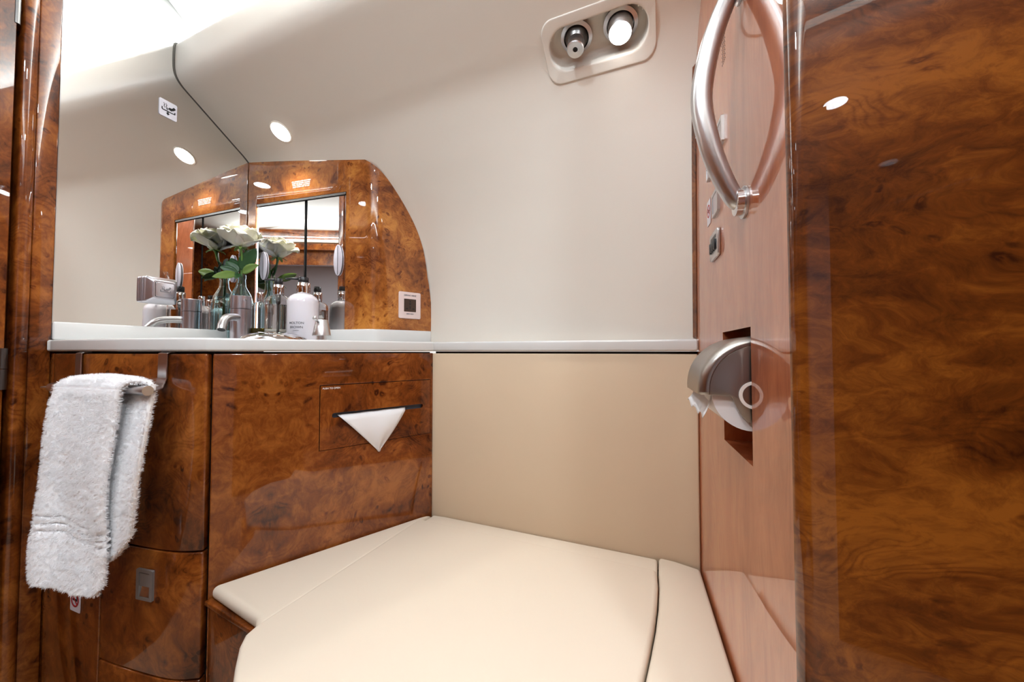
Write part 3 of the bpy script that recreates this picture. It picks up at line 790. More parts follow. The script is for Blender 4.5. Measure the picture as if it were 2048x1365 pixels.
bm = bmesh.new(); frust(bm, hw_-.0155, hh_-.0165, hw_-.0155, hh_-.0165, .0336, .0348, cA_, .004); lid_ = bevel(obj('lid', bm, M_satin, ash), .0006, 2)
bm = bmesh.new(); frust(bm, hw_-.0146, hh_-.0156, hw_-.0146, hh_-.0156, .0334, .0338, cA_, .004); obj('lid_gap', bm, M_dark, ash)
bm = bmesh.new(); disposal_icon(bm, cA_ + nA*.0349, dA, Z, nA, .017, False); obj('pictogram', bm, M_gprint, lid_)

# ================================================================== ARCHED BURL CABINET
arch = thing('medicine_cabinet', 'arched burl wood cabinet front with mirrored doors in the corner behind the bottles', 'cabinet', zz(bend, TOP))
topu = [(497, 325), (528, 320), (560, 316), (600, 311.5), (650, 309.5), (680, 309), (705, 311), (722, 315)]
topb = [(752, 331), (770, 350), (785, 371), (800, 395), (817, 424), (830, 450), (841, 476), (848, 500), (855, 530), (860, 560), (861.5, 600)]
bpth = resample([CA + d1*.001] + back[1:-1] + [P2], 140); Lb = plen(bpth); sb0 = (back[1]-CA).length
tops = []
for u, v in topu:
    q = pl(u, v, CA, d1); tops.append(((q-CA).dot(d1), q.z))
Pd2 = bend
for u, v in topb:
    q = pl(u, v, bend, d2); q0_ = Lb - (P2 - zz(q, 0)).length; tops.append((q0_, q.z))
tops.sort()
def topz(s):
    if s <= tops[0][0]: return tops[0][1]
    for (a, za), (b_, zb_) in zip(tops, tops[1:]):
        if a <= s <= b_:
            return za + (zb_-za)*(s-a)/(b_-a)
    return tops[-1][1] - (tops[-1][1]-SPL)*(s-tops[-1][0])/max(1e-6, Lb-tops[-1][0])
topz0 = topz
def topz(s):
    return sum(topz0(min(Lb, max(0, s+o_)))*w_ for o_, w_ in ((-.024, .1), (-.016, .15), (-.008, .16), (0, .18), (.008, .16), (.016, .15), (.024, .1)))
w0q = pl(512, 409, CA, d1); w1q = pl(692, 383, CA, d1)
ws0, ws1 = (w0q-CA).dot(d1), (w1q-CA).dot(d1); wz = (w0q.z+w1q.z)/2
ss = sorted(set([Lb*i/140 for i in range(141)] + [ws0, ws1]))
def bat(s): return subpath(bpth, s, s, 1)[0]
bm = bmesh.new(); lay = []
NRW = 14
for s in ss:
    p = bat(s); tz = topz(s)
    col = [bm.verts.new(zz(p, TOP + .001 + (wz-TOP-.001)*k/NRW)) for k in range(NRW)] if not (ws0 < s < ws1) else [None]*NRW
    if tz < wz + .002:
        col = [bm.verts.new(zz(p, TOP+.001 + (max(tz, TOP+.004)-TOP-.001)*k/(NRW+4))) for k in range(NRW+5)]
    else:
        col += [bm.verts.new(zz(p, wz + (tz-wz)*k/4)) for k in range(5)]
    lay.append((s, col))
for (sa_, a), (sb_, b_) in zip(lay, lay[1:]):
    for k in range(NRW+4):
        q = (a[k], b_[k], b_[k+1], a[k+1])
        if all(x is not None for x in q) and not (sa_ >= ws0-1e-6 and sb_ <= ws1+1e-6 and k < NRW): bm.faces.new(q)
for v in [v for v in bm.verts if not v.link_faces]: bm.verts.remove(v)
bmesh.ops.recalc_face_normals(bm, faces=bm.faces)
if sum((f.normal.dot(n1) for f in bm.faces)) < 0: bmesh.ops.reverse_faces(bm, faces=bm.faces)
af = obj('front', bm, M_wood_arch, arch, recalc=False, smooth=True); solidify(af, .012, -1)
bv = af.modifiers.new('bevel', 'BEVEL'); bv.width = .0012; bv.segments = 2; bv.limit_method = 'ANGLE'; bv.angle_limit = math.radians(60)
def Cp(s, z, off=0): return CA + d1*s + n1*off + Z*z
bm = bmesh.new(); prism(bm, [Cp(ws0-.012, TOP+.002, -.013), Cp(ws1+.012, TOP+.002, -.013), Cp(ws1+.012, wz+.012, -.013), Cp(ws0-.012, wz+.012, -.013)], -n1*.004)
obj('back_board', bm, M_dark, arch)
sd = (pl(608.5, 500, CA, d1)-CA).dot(d1)
for a, b_, lb in ((ws0+.0055, sd-.0058, 'left mirrored door'), (sd+.0058, ws1-.0045, 'right mirrored door')):
    bm = bmesh.new(); prism(bm, [Cp(a, TOP+.002, -.005), Cp(b_, TOP+.002, -.005), Cp(b_, wz-.010, -.005), Cp(a, wz-.010, -.005)], -n1*.005)
    dd_ = obj('mirror_door', bm, M_mirror, arch)
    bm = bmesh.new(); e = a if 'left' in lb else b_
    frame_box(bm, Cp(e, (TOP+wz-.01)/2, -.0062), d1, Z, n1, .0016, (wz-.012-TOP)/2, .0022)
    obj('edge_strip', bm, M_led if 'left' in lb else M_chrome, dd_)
    # lens shaped finger pull
    uu, vv = (528, 532) if 'left' in lb else (677, 521)
    pc_ = pl(uu, vv, CA - n1*.004, d1); hgt = (.049 if 'left' in lb else .050); wd = .0165
    pts = [(wd*math.sin(PI*i/14), hgt*math.cos(PI*i/14)*1.0) for i in range(15)] + [(-wd*math.sin(PI*i/14), -hgt*math.cos(PI*i/14)) for i in range(1, 14)]
    bm = bmesh.new(); prism(bm, on(pc_, d1, Z, pts), n1*.004); pu = bevel(obj('finger_pull', bm, M_pull, dd_), .001, 2)
    bm = bmesh.new(); frame_box(bm, pc_ + n1*.0042, d1, Z, n1, .0007, hgt*.93, .0003); obj('groove', bm, M_black, pu)
tq = pl(602.5, 368, CA, d1) + n1*.0004
text('notice_lettering', 'ALL DOORS AND DRAWERS\nMUST BE CLOSED DURING\nTAXI, TAKEOFF, LANDING\nAND WHEN NOT IN USE', tq, d1, Z, .0062, M_print, arch)
bm = bmesh.new(); frame_box(bm, Cp((ws0+ws1)/2, wz-.0045, -.0055), d1, Z, n1, (ws1-ws0)/2-.002, .0035, .0048)
obj('light_strip', bm, M_steel_d, arch)
# power outlet
oc = (pl(797, 583, bend, d2) + pl(840, 639, bend, d2))/2
sock = thing('power_outlet', 'pale pink 230 volt power socket plate on the burl wood beside the mirrored doors', 'socket', oc)
bm = bmesh.new(); prism(bm, on(oc, d2, Z, rrect(.039, .044, .005)), n2*.004); bevel(obj('plate', bm, M_plast, sock), .0018, 3)
bm = bmesh.new(); frame_box(bm, oc + n2*.0042, d2, Z, n2, .021, .021, .0008); ins = obj('insert', bm, M_brownp, sock)
bm = bmesh.new(); c = oc + n2*.0052
for x, z, a, b_ in ((0, .0125, .0022, .0035), (0, .0045, .0032, .0034), (0, -.007, .0018, .0052), (-.0115, -.0115, .0042, .0022), (.0115, -.0115, .0042, .0022)):
    prism(bm, on(c, d2, Z, [(x + a*math.cos(t*PI/8), z + b_*math.sin(t*PI/8)) for t in range(16)]), n2*.0003)
obj('pin_hole', bm, M_black, ins)
text('lettering', '230VAC 50HZ', oc + Z*.0325 + n2*.0041, d2, Z, .0072, M_gprint, sock)
text('lettering', '200W MAX', oc - Z*.0285 + n2*.0041, d2, Z, .0052, M_gprint, sock)

# ================================================================== THINGS ON THE WORKTOP
def up(v, y): return H + (703-v)/F*y
# tap
fp = Vector((-.849, 1.14, TOP))
tap = thing('basin_tap', 'brushed steel cylindrical basin tap with a bent spout, in front of the rose bottle', 'tap', fp)
R_ = .0268; zt_ = up(593, 1.14); zs = up(619, 1.14)
bm = bmesh.new(); lathe(bm, [(R_, 0), (R_, zs-TOP-.0008), (R_-.001, zs-TOP-.0004)], fp); autosmooth(obj('body', bm, M_satin, tap))
bm = bmesh.new(); lathe(bm, [(R_-.0012, zs-TOP-.0006), (R_-.0012, zs-TOP+.0008)], fp); obj('collar_gap', bm, M_dark, tap)
bm = bmesh.new(); lathe(bm, [(R_-.001, zs-TOP+.0008), (R_, zs-TOP+.0014), (R_, zt_-TOP-.001), (R_-.0012, zt_-TOP)], fp); capo = autosmooth(obj('control_cap', bm, M_satin, tap))
dirc = (Vector((0, 0, 0)) - fp); dirc.z = 0; dirc.normalize()
kn = zz(fp, up(599, 1.12)) + dirc*(R_) - Vector((dirc.y, -dirc.x, 0))*.012
bm = bmesh.new(); tube(bm, [kn - dirc*.004, kn + dirc*.012, kn + dirc*.014], [.0032, .0036, .0028], 14); autosmooth(obj('lever', bm, M_steel, capo))
sp = catmull([zz(Vector((-.849, 1.14, 0)), up(636, 1.13)), zz(Vector((-.839, 1.09, 0)), up(634.5, 1.09)), zz(Vector((-.834, 1.062, 0)), up(637, 1.062)), zz(Vector((-.829, 1.044, 0)), up(649, 1.044)), zz(Vector((-.826, 1.036, 0)), up(660, 1.036))], 7)
bm = bmesh.new(); tube(bm, sp, .0112, 24); autosmooth(obj('spout', bm, M_steel, tap), 50)
e_ = (sp[-1]-sp[-2]).normalized(); bm = bmesh.new(); lathe(bm, [(.0094, 0), (.0094, .0005), (.006, .0002), (0, 0)], sp[-1], e_, 24); obj('aerator', bm, M_rubber, tap)

# glass flower bottle
vc = Vector((-.9035, 1.212, TOP))
vase = thing('flower_bottle', 'aqua glass bottle vase behind the tap, holding a white rose', 'vase', vc)
vt = up(549, 1.212) - TOP; vn = up(577, 1.212) - TOP; vs_ = up(604, 1.212) - TOP
out = [(.0, .0), (.026, 0), (.0345, .004), (.0355, .02), (.0355, vs_*.82), (.0352, vs_*.92), (.0335, vs_), (.0285, vs_ + (vn-vs_)*.5), (.0205, vs_ + (vn-vs_)*.88), (.0150, vn+.006), (.0125, vt-.016), (.0145, vt-.014), (.0145, vt-.004), (.0135, vt)]
inn = [(r-.0022 if r > .003 else 0, max(z, .005)) for r, z in out][::-1]
bm = bmesh.new(); lathe(bm, out + [(inn[0][0], vt)] + inn[1:], vc, Z, 48, False, False); autosmooth(obj('bottle', bm, M_aqua, vase), 60)
# rose
rc = Vector((-.9035 + .012, 1.190, up(470, 1.19)))
rose = thing('rose', 'open white rose with dark green leaves standing in the glass bottle', 'flower', zz(vc, TOP+.02))
rb = rc - Z*.040
stp = catmull([zz(vc, TOP+.02), zz(vc, TOP+.10) + Vector((.002, 0, 0)), zz(vc, vt+TOP+.01), rb - Z*.03 + Vector((.001, .006, 0)), rb], 6)
bm = bmesh.new(); tube(bm, stp, [.0036]*(len(stp)-3) + [.004, .005, .007], 12); obj('stem', bm, M_stem, rose, smooth=True)
def petal(base, az, tilt, length, width, curl, cup, m, parent, name='petal', rz=0, ruff=.0):
    """a petal: rises from base, leaning outward by tilt, cupped, its rim curling back"""
    bm = bmesh.new(); NU, NV = 10, 10; rows = []
    outd = Vector((math.cos(az), math.sin(az), 0)); side = Vector((-math.sin(az), math.cos(az), 0))
    for i in range(NV+1):
        f = i/NV; ang = tilt[0] + (tilt[1]-tilt[0])*f + curl*max(0, f-.7)**2*8
        if i == 0: pos = base.copy()
        else: pos = pos + (outd*math.sin(ang) + Z*math.cos(ang))*(length/NV)
        wd = width*(.22 + .95*math.sin(PI*min(1, f*.72 + .12))**.8)*(1 if f < .85 else (1 - ((f-.85)/.15)**2*.35)); row = []
        inw = (-outd*math.cos(ang) + Z*math.sin(ang))
        for k in range(NU+1):
            g = 2*k/NU-1
            q = pos + side*g*wd/2*math.cos(g*cup*.6) + inw*(g*g*wd*.5*cup) + inw*(-.15*wd*abs(g)**3*f*curl)
            q += Z*ruff*math.sin(g*5 + az*3 + rz)*f
            row.append(bm.verts.new(q))
        rows.append(row)
    for a, b_ in zip(rows, rows[1:]):
        for k in range(NU): bm.faces.new((a[k], a[k+1], b_[k+1], b_[k]))
    o = obj(name, bm, m, parent, smooth=True); solidify(o, .0007, 0); return o
ga = 2.399
bloom = bpy.data.objects.new('bloom', None); COL.objects.link(bloom); bloom.parent = rose; bloom.location = rb - wloc(rose)
for i in range(30):
    f = i/29; az = i*ga + .6
    t0 = .10 + 1.10*f**.8; t1 = -.40 + .85*f + .16*math.sin(i*2.3)*f
    L_ = .048 + .034*f**.8; W_ = .030 + .046*f
    petal(rb + Z*.006*(1-f), az, (t0, t1), L_, W_*1.15, (.1 + 2.3*f**2), .85-.40*f, M_petal, bloom, rz=i*1.7, ruff=.001 + .0055*f)
for i in range(5):
    petal(rb - Z*.001, i*2*PI/5 + .3, (1.2, 2.3), .030, .009, .3, .3, M_leaf2, rose, 'sepal')
def leaf(base, tip, width, m, nrm, droop=.0, parent=None, fold=.25):
    bm = bmesh.new(); rows = []; t = (tip-base); L_ = t.length; t = t.normalized(); s = t.cross(nrm).normalized(); n = s.cross(t); N = 14
    for i in range(N+1):
        f = i/N; wd = width*math.sin(PI*f**.85)**.75*.5 + .0004; c = base + t*L_*f + n*(-droop*f*f)
        rows.append([bm.verts.new(c + s*wd*g*(1 + .04*math.sin(i*2.6)*(abs(g) == 1)) + n*abs(g)*wd*fold) for g in (-1, -.5, 0, .5, 1)])
    for a, b_ in zip(rows, rows[1:]):
        for k in range(4): bm.faces.new((a[k], a[k+1], b_[k+1], b_[k]))
    o = obj('leaf', bm, m, parent, smooth=True); solidify(o, .0006, 0); return o
def pix(u, v, y): r = ray(u, v); return r*(y/r.y) + Z*H
jn = pix(479, 546, 1.20); tocam = Vector((.5, -.85, .15))
for (u0, v0), (u1, v1), y0, y1, wd, m in (((482, 540), (512, 497), 1.205, 1.205, .045, M_leaf), ((484, 545), (515, 530), 1.195, 1.16, .028, M_leaf2),
        ((477, 545), (452, 522), 1.2, 1.19, .034, M_leaf), ((476, 547), (440, 533), 1.2, 1.17, .026, M_leaf), ((476, 546), (462, 515), 1.21, 1.215, .03, M_leaf),
        ((475, 548), (425, 553), 1.2, 1.14, .026, M_leaf2), ((482, 540), (505, 512), 1.21, 1.225, .035, M_leaf), ((480, 548), (470, 556), 1.19, 1.16, .014, M_leaf)):
    leaf(pix(u0, v0, y0), pix(u1, v1, y1), wd, m, tocam, .004, rose)

# pump bottles
def pump_bottle(u, y, half, vshoulder, vbody, vcol, vcap, vtop, label, bodym, liquid, group, ndir, nozzle=True, capm=None):
    x = (u-1024)/F*y; c = Vector((x, y, TOP)); r = half/F*y
    t = thing('pump_bottle' if nozzle else 'capped_bottle', label, 'bottle', c, group)
    zs_, zb_, zc_, zk_, zt_ = [up(v, y)-TOP for v in (vshoulder, vbody, vcol, vcap, vtop)]
    rn_ = r*.40
    o1 = [(0, 0), (r*.86, 0), (r*.97, .003), (r, .008), (r, zb_), (r*.97, zb_+(zs_-zb_)*.35), (r*.84, zb_+(zs_-zb_)*.65), (r*.62, zb_+(zs_-zb_)*.9), (rn_, zs_), (rn_*.95, zs_+.004)]
    if liquid is None:
        bm = bmesh.new(); lathe(bm, o1 + [(0, zs_+.004)], c, Z, 48, False, False); bo = autosmooth(obj('bottle', bm, bodym, t), 60)
    else:
        th = .0022; i1 = [(max(0, rr-th), max(zz_, .006)) for rr, zz_ in o1][::-1]
        bm = bmesh.new(); lathe(bm, o1 + [(i1[0][0], zs_+.004)] + i1[1:], c, Z, 48, False, False); bo = autosmooth(obj('bottle', bm, bodym, t), 60)
        lv, lm = liquid
        bm = bmesh.new(); rl = r-th+.0001; lathe(bm, [(0, .0062), (rl*.84, .0062), (rl*.97, .0085), (rl, .012), (rl, lv), (0, lv)], c, Z, 40, False, False)
        autosmooth(obj('liquid', bm, lm, t), 40)
        if nozzle:
            bm = bmesh.new(); tube(bm, [c + Z*.012, c + Z*zs_], .0028, 12); lathe(bm, [(.003, zs_-.03), (.006, zs_-.024), (.0075, zs_-.004), (.0075, zs_)], c, Z, 20); obj('dip_tube', bm, M_plast2, t, smooth=True)
    rc_ = r*.42
    bm = bmesh.new(); lathe(bm, [(rc_*.96, zs_+.001), (rc_, zs_+.002), (rc_, zc_-.001), (rc_*.96, zc_)], c, Z, 36); autosmooth(obj('collar', bm, M_chrome, t), 40)
    if nozzle:
        rk = rc_*.78
        bm = bmesh.new(); lathe(bm, [(rk*.98, zc_), (rk, zc_+.001), (rk, zk_-.0015), (rk*.93, zk_)], c, Z, 32); pc2 = autosmooth(obj('pump_head', bm, M_rubber, t), 40)
        bm = bmesh.new(); a = c + Z*(zk_-.0042); tube(bm, [a, a + ndir*r*.85, a + ndir*r*1.12 - Z*.002], [.0042, .003, .0026], 14); obj('nozzle', bm, M_rubber, pc2, smooth=True)
    return t, c, r
M_plast2 = mat('pump_tube', srgb(225, 225, 230), rough=.3, trans=.4)
left = Vector((-1, -.25, 0)).normalized()
lt_, lc_, lr_ = pump_bottle(605, 1.10, 28.5, 588, 607, 566, 555, 555, 'white lotion pump bottle with printed lettering, nearest the small lever knob', M_lotion, None, 'pump bottles on the worktop', left)
st2, sc_, sr_ = pump_bottle(555, 1.135, 22.5, 591, 606, 570, 557, 557, 'clear liquid soap pump bottle between the white lotion bottle and the small capped bottle', M_glass, (.117, M_soap), 'pump bottles on the worktop', left)
pump_bottle(518.5, 1.175, 15, 605, 618, 585, 585, 585, 'small clear capped bottle with a little yellow liquid', M_glass, (.047, M_yellow), None, left, False)
tn = (Vector((0, 0, 0)) - lc_); tn.z = 0; tn.normalize()
tt = Vector((-tn.y, tn.x, 0)); 
for body, dz, sz_ in (('MOLTON', .056, .0098), ('BROWN', .0435, .0098), ('LONDON', .034, .0036)):
    cu = text('lettering', body, Vector((0, 0, 0)), Vector((1, 0, 0)), Vector((0, 1, 0)), sz_, M_gprint, None, .0001)
    me = cu.data
    for v in me.vertices:
        a = v.co.x/lr_ - .42; n_ = tn*math.cos(a) + tt*math.sin(a)
        q = zz(lc_, TOP+dz) + n_*(lr_+.0003) + Z*v.co.y - lc_
        v.co = q
    cu.parent = lt_

# small lever knob
kc = Vector(((643-1024)/F*1.0, 1.0, TOP))
kt = thing('lever_knob', 'small conical brushed metal knob with a short lever, right of the lotion bottle', 'knob', kc)
bm = bmesh.new(); lathe(bm, [(.016, 0), (.016, .0035), (.0135, .005), (.0135, up(672, 1)-TOP)], kc, Z, 32); autosmooth(obj('base', bm, M_steel, kt))
z0_, z1_ = up(672, 1)-TOP, up(640, 1)-TOP
bm = bmesh.new(); lathe(bm, [(.0225, z0_), (.0232, z0_+.001), (.0155, z1_-.001), (.0148, z1_)], kc, Z, 36); autosmooth(obj('cone', bm, M_steel, kt))
bm = bmesh.new(); a = kc + Z*(z1_-.008) + Vector((-.002, -.012, 0)); b2 = pix(629, 636, .965); tube(bm, [a, a.lerp(b2, .6), b2], [.0035, .004, .0052], 14); obj('lever', bm, M_steel, kt, smooth=True)
# chrome dish
dcn = Vector(((549-1024)/F*1.0, 1.0, TOP))
ds = thing('soap_dish', 'low polished chrome dome standing on the worktop in front of the soap bottles', 'dish', dcn)
bm = bmesh.new(); lathe(bm, [(.082, 0), (.083, .002), (.076, .012), (.06, .0195), (.04, .0245), (.02, .0268), (0, .0275)], dcn, Z, 48); autosmooth(obj('dome', bm, M_chrome, ds), 60)
bm = bmesh.new(); lathe(bm, [(.088, 0), (.088, .0015), (.083, .0015)], dcn, Z, 48); obj('rim', bm, M_white, ds)

# ================================================================== BENCH AND SEAT
HB = H - .45
bench = thing('bench', 'burl wood corner bench under the beige wall panel with cream leather edge cushions', 'bench', zz(BC.lerp(CD, .5), 0))
fl, fm = zz(seam + n2*.003 + d2*.008, 0), hz(497, 1257, -.482); fm.z = 0; fm = fm + (fm-fl).normalized()*.04
out_b = [fl, fm, Vector((-.372, .47, 0)), Vector((-.25, .36, 0)), Vector((-.05, .30, 0)), zz(Dpt(-.54, .002), 0), zz(Dpt(-.004, .002), 0), zz(BC + n2*.004 - dC*-.004 + nC*.003, 0)]
bm = bmesh.new(); prism(bm, [zz(p, 0) for p in out_b], Z*(HB-.034)); obj('base', bm, M_wood, bench)
bm = bmesh.new(); rail_p = [fl, fm]; rdv = (fm-fl).normalized(); rnv = Vector((rdv.y, -rdv.x, 0))
frame_box(bm, zz((fl+fm)/2, HB-.029) + rnv*.001, rdv, rnv, Z, (fm-fl).length/2, .006, .0045); bevel(obj('front_rail', bm, M_wood, bench), .0015, 3)
LT_, HT = -.443, H-.443
lid_pts = [hz(840, 1037, LT_), hz(1313, 1139, LT_), hz(1316, 1165, LT_), hz(1314, 1205, LT_), hz(1308, 1250, LT_), hz(1298, 1300, LT_), hz(1283, 1365, LT_), Vector((.125, .42, 0)), Vector((.03, .36, 0)), Vector((-.10, .325, 0)), Vector((-.23, .345, 0)), Vector((-.32, .40, 0)), hz(462, 1385, LT_), hz(470, 1330, LT_), hz(479, 1290, LT_), hz(490, 1268, LT_), hz(512, 1249, LT_)]
lid_pts = [zz(p, 0) for p in lid_pts]
def cushion(name, pts, z0, z1, r, parent=None, origin=None, seg=5, m=None):
    bm = bmesh.new(); prism(bm, [zz(p, z0) for p in pts], Z*(z1-z0))
    o = obj(name, bm, m or M_seat, parent, origin=origin); b = bevel(o, r, seg, 40); o.modifiers['bevel'].use_clamp_overlap = True
    return o
def shrink(pts, d):
    n = len(pts); out = []; A = sum(pts[i].x*pts[(i+1) % n].y - pts[(i+1) % n].x*pts[i].y for i in range(n)); sg = 1 if A > 0 else -1
    for i in range(n):
        a, b_, c = pts[i-1], pts[i], pts[(i+1) % n]; e1 = (b_-a).normalized(); e2 = (c-b_).normalized()
        m1 = Vector((-e1.y, e1.x, 0))*sg; m2 = Vector((-e2.y, e2.x, 0))*sg; bi = (m1+m2); bi = bi/max(.3, bi.length_squared)*2
        out.append(b_ + bi*d)
    return out
lid = cushion('seat_lid', lid_pts, HT-.035, HT, .008, origin=zz(lid_pts[0].lerp(lid_pts[9], .5), HT-.035))
tag(lid, 'large cream leather toilet seat cover lit by the reading light', 'seat cover')
# edge cushions: left wedge, rear strip, right wing, cut round the lid
lidS = shrink(lid_pts, -.0022); wC = zz(hz(1316, 1114, -.45), 0)
bA = BC + n2*.002 + nC*.0; mid_ = lidS[0]
fl2 = seam + d2*.012 + n2*.004
wedge = [fl2 + d2*.0, fm - rdv*.010 + rnv*.004, lidS[-1] + rdv*.004, lidS[0], BC + n2*.003 - d2*.002]
fl2b = fl2 + rnv*.002
wedge[0] = fl2b
cushion('side_cushion', wedge, HB-.026, HB, .014, bench, seg=6)
cpts = offs(resample(cpath, 14), .0018)
strip = [BC + n2*.005 + nC*.0035 + dC*.003] + [lidS[0] + dC*.003] + [lidS[1] - dC*.0005, wC - dC*.001] + [p for p in cpts[1:13][::-1] if (p-wC).dot(dC) < -.006 and (p-BC).length > .02]
cushion('rear_cushion', strip, HB-.03, HB-.005, .006, bench, seg=4)
rr_l = [lidS[i] for i in range(1, 9)]
right = [wC + dC*.0015, rr_l[0] + dC*.0015] + rr_l[1:] + [zz(Dpt(-.54, .003), 0), zz(Dpt(-.0035, .003), 0)]
extra = [p for p in cpts[::-1] if (p-wC).dot(dC) > .01 and (p-CD).length > .006]
cushion('wing_cushion', right + extra, HB-.03, HB, .007, bench, seg=4)
bm = bmesh.new(); prism(bm, [zz(p, HB-.034) for p in shrink(lid_pts, .006)], -Z*.01); 
# ================================================================== RIGHT BULKHEAD ITEMS
# grab handle
hb = pl(1490, 405, CD, dA); sH = (hb-CD).dot(dA); zb_h = hb.z; zt_h = H + .375+.06
zt_h = pl(1482, -28, CD, dA).z
gh = thing('grab_handle', 'curved brushed steel grab handle on the right bulkhead', 'handle', Dpt(sH, 0, zb_h))
zq = lambda v: pl(1450, v, CD, dA).z
hz_ = (zt_h - zb_h)/2
spine = [(.003, 0), (.0115, .006), (.027, .042), (.0395, .086), (.0465, hz_)]
spine = spine + [(k, 2*hz_ - z) for k, z in spine[:-1][::-1]]
pts = catmull([Dpt(sH, k, zb_h + z) for k, z in spine], 5); NH = len(pts)-1
rad = [.0085 + .0042*math.sin(PI*i/NH)**.7 for i in range(NH+1)]
bm = bmesh.new(); tube(bm, pts, rad, 28); autosmooth(obj('grip', bm, M_steel, gh), 60)
for z in (zb_h, zt_h):
    bm = bmesh.new(); lathe(bm, [(.0195, 0), (.0195, .0025), (.018, .003)], Dpt(sH, .0002, z), nD, 36); mo = autosmooth(obj('mount', bm, M_steel, gh), 40)
    bm = bmesh.new(); lathe(bm, [(.0155, .003), (.0155, .0105), (.0145, .0112)], Dpt(sH, .0002, z), nD, 36); autosmooth(obj('mount_collar', bm, M_chrome, mo), 40)
# plates
def dplate(u, v0, v1, hw):
    a, b_ = pl(u, v0, CD, dA), pl(u, v1, CD, dA); return (a+b_)/2, abs(a.z-b_.z)/2
ex = -dA
def on_D(c, pts, k): return [c + ex*a + Z*b_ + nD*k for a, b_ in pts]
for (u, v0, v1, hw, lb) in ((1442, 243, 297, .021, 'upper steel switch plate on the right bulkhead, half behind the handle'), (1434, 381, 430, .021, 'steel switch plate on the right bulkhead beside the no smoking sticker'), (1419, 333, 362, .008, 'small steel plate peeking out left of the handle')):
    c, hh_ = dplate(u, v0, v1, hw)
    t = thing('switch_plate', lb, 'switch', c)
    bm = bmesh.new()
    plate_with_hole(bm, rrect(hw, hh_, .002, 3), rrect(hw*.72, hh_*.72, .0012, 2), lambda x, z, o_: c + ex*x + Z*z + nD*(.0042+o_), -.0042)
    obj('frame', bm, M_steel, t)
    bm = bmesh.new(); frame_box(bm, c + nD*.0018, ex, Z, nD, hw*.71, hh_*.71, .0016); obj('rocker', bm, M_satin, t)
c, hh_ = dplate(1433, 463, 519, .024)
jp = thing('jack_plate', 'rounded steel control plate with four black buttons on the right bulkhead', 'control panel', c)
bm = bmesh.new(); prism(bm, on_D(c, rrect(.030, hh_*.98, .006), .0002), nD*.0045); bevel(obj('plate', bm, M_steel, jp), .0012, 3)
for i in range(4):
    bm = bmesh.new(); q = c + ex*(-.016 + .0107*i) + nD*.006 - Z*.002; frame_box(bm, q, ex, Z, nD, .0034, .0085, .0016); b0 = bevel(obj('button', bm, M_rubber, jp), .0008, 2)
bm = bmesh.new(); frame_box(bm, c + Z*.0115 + nD*.0048, ex, Z, nD, .019, .0028, .0002); obj('display_slot', bm, M_rubber, jp)
c = pl(1418.5, 426, CD, dA) + nD*.0004
t = thing('no_smoking_sticker', 'small white no smoking sticker on the right bulkhead above the button plate', 'sticker', c)
bm = bmesh.new(); prism(bm, on(c, -ex if False else ex, Z, rrect(.014, .022, .003)), nD*.0006); obj('backing', bm, M_sticker, t)
nosmoke(t, c, ex, nD, .014, .022, .0115)
# ring light strip: speaker perforations
bm = bmesh.new(); c = pl(1447, 92, CD, dA)
for i in range(5):
    for j in range(9): frame_box(bm, c + ex*(i-2)*.0042 + Z*(j-4)*.006 + nD*.0002, ex, Z, nD, .0007, .0007, .0002)
o = obj('speaker_holes', bm, M_black, origin=c); tag(o, 'cluster of tiny dark speaker perforations beside the grab handle', 'speaker'); o['kind'] = 'stuff'

# toilet roll holder in the niche
sN = n1_ + .004; LN = .118; zc = up(785, .432); RH = .066; kc_ = -.0125
rh = thing('toilet_roll_holder', 'brushed steel hooded toilet roll holder projecting from the niche', 'toilet roll holder', Dpt(sN + LN/2, 0, zc))
def ring_prof(r, a0, a1, n=28): return [(kc_ + r*math.cos(a0 + (a1-a0)*i/n), r*math.sin(a0 + (a1-a0)*i/n)) for i in range(n+1)]
arcp = ring_prof(RH, math.radians(112), math.radians(-5), 30)
bm = bmesh.new(); rows = []; NL = 16
for j in range(NL+1):
    f = j/NL; s = sN + LN*f; e = min(f, 1-f)*LN; rr_ = RH - (max(0, .011-e)**2)/.011*.9
    rows.append([bm.verts.new(Dpt(s, kc_ + (k-kc_)*rr_/RH, zc + z*rr_/RH)) for k, z in arcp])
for a, b_ in zip(rows, rows[1:]):
    for i in range(len(a)-1): bm.faces.new((a[i], a[i+1], b_[i+1], b_[i]))
o = obj('hood', bm, M_hood, rh, smooth=True); solidify(o, .0016, 1)
for s in (sN, sN+LN):
    bm = bmesh.new(); r_ = RH - .0098
    pp = [(kc_ + r_*math.cos(a), r_*math.sin(a)) for a in [math.radians(112 - 117*i/24) for i in range(25)]]
    pp += [(.020, -.006), (.012, -.026), (.0035, -.036), (-.008, -.038), (kc_-.012, -.03), (kc_-.02, .03)]
    prism(bm, [Dpt(s, k, zc + z) for k, z in pp], dA*.0016*(1 if s == sN else -1)); sp_ = obj('side_plate', bm, M_hood, rh)
    bevel(sp_, .0004, 2)
bm = bmesh.new(); q = Dpt(sN-.0006, -.004, zc-.004)
ring = [(.0165*math.cos(2*PI*i/32), .0165*math.sin(2*PI*i/32)) for i in range(32)]
plate_with_hole(bm, ring, [(a*.78, b_*.78) for a, b_ in ring], lambda x, z, o_: q + nD*x + Z*z - dA*(.001+o_), -.003)
obj('spindle_ring', bm, M_print, rh)
bm = bmesh.new(); tube(bm, [Dpt(sN+.002, -.004, zc-.004), Dpt(sN+LN-.002, -.004, zc-.004)], .008, 20); obj('spindle', bm, M_steel_d, rh)
bm = bmesh.new(); RP = .044
cR = Dpt(sN+.006, -.004, zc-.004)
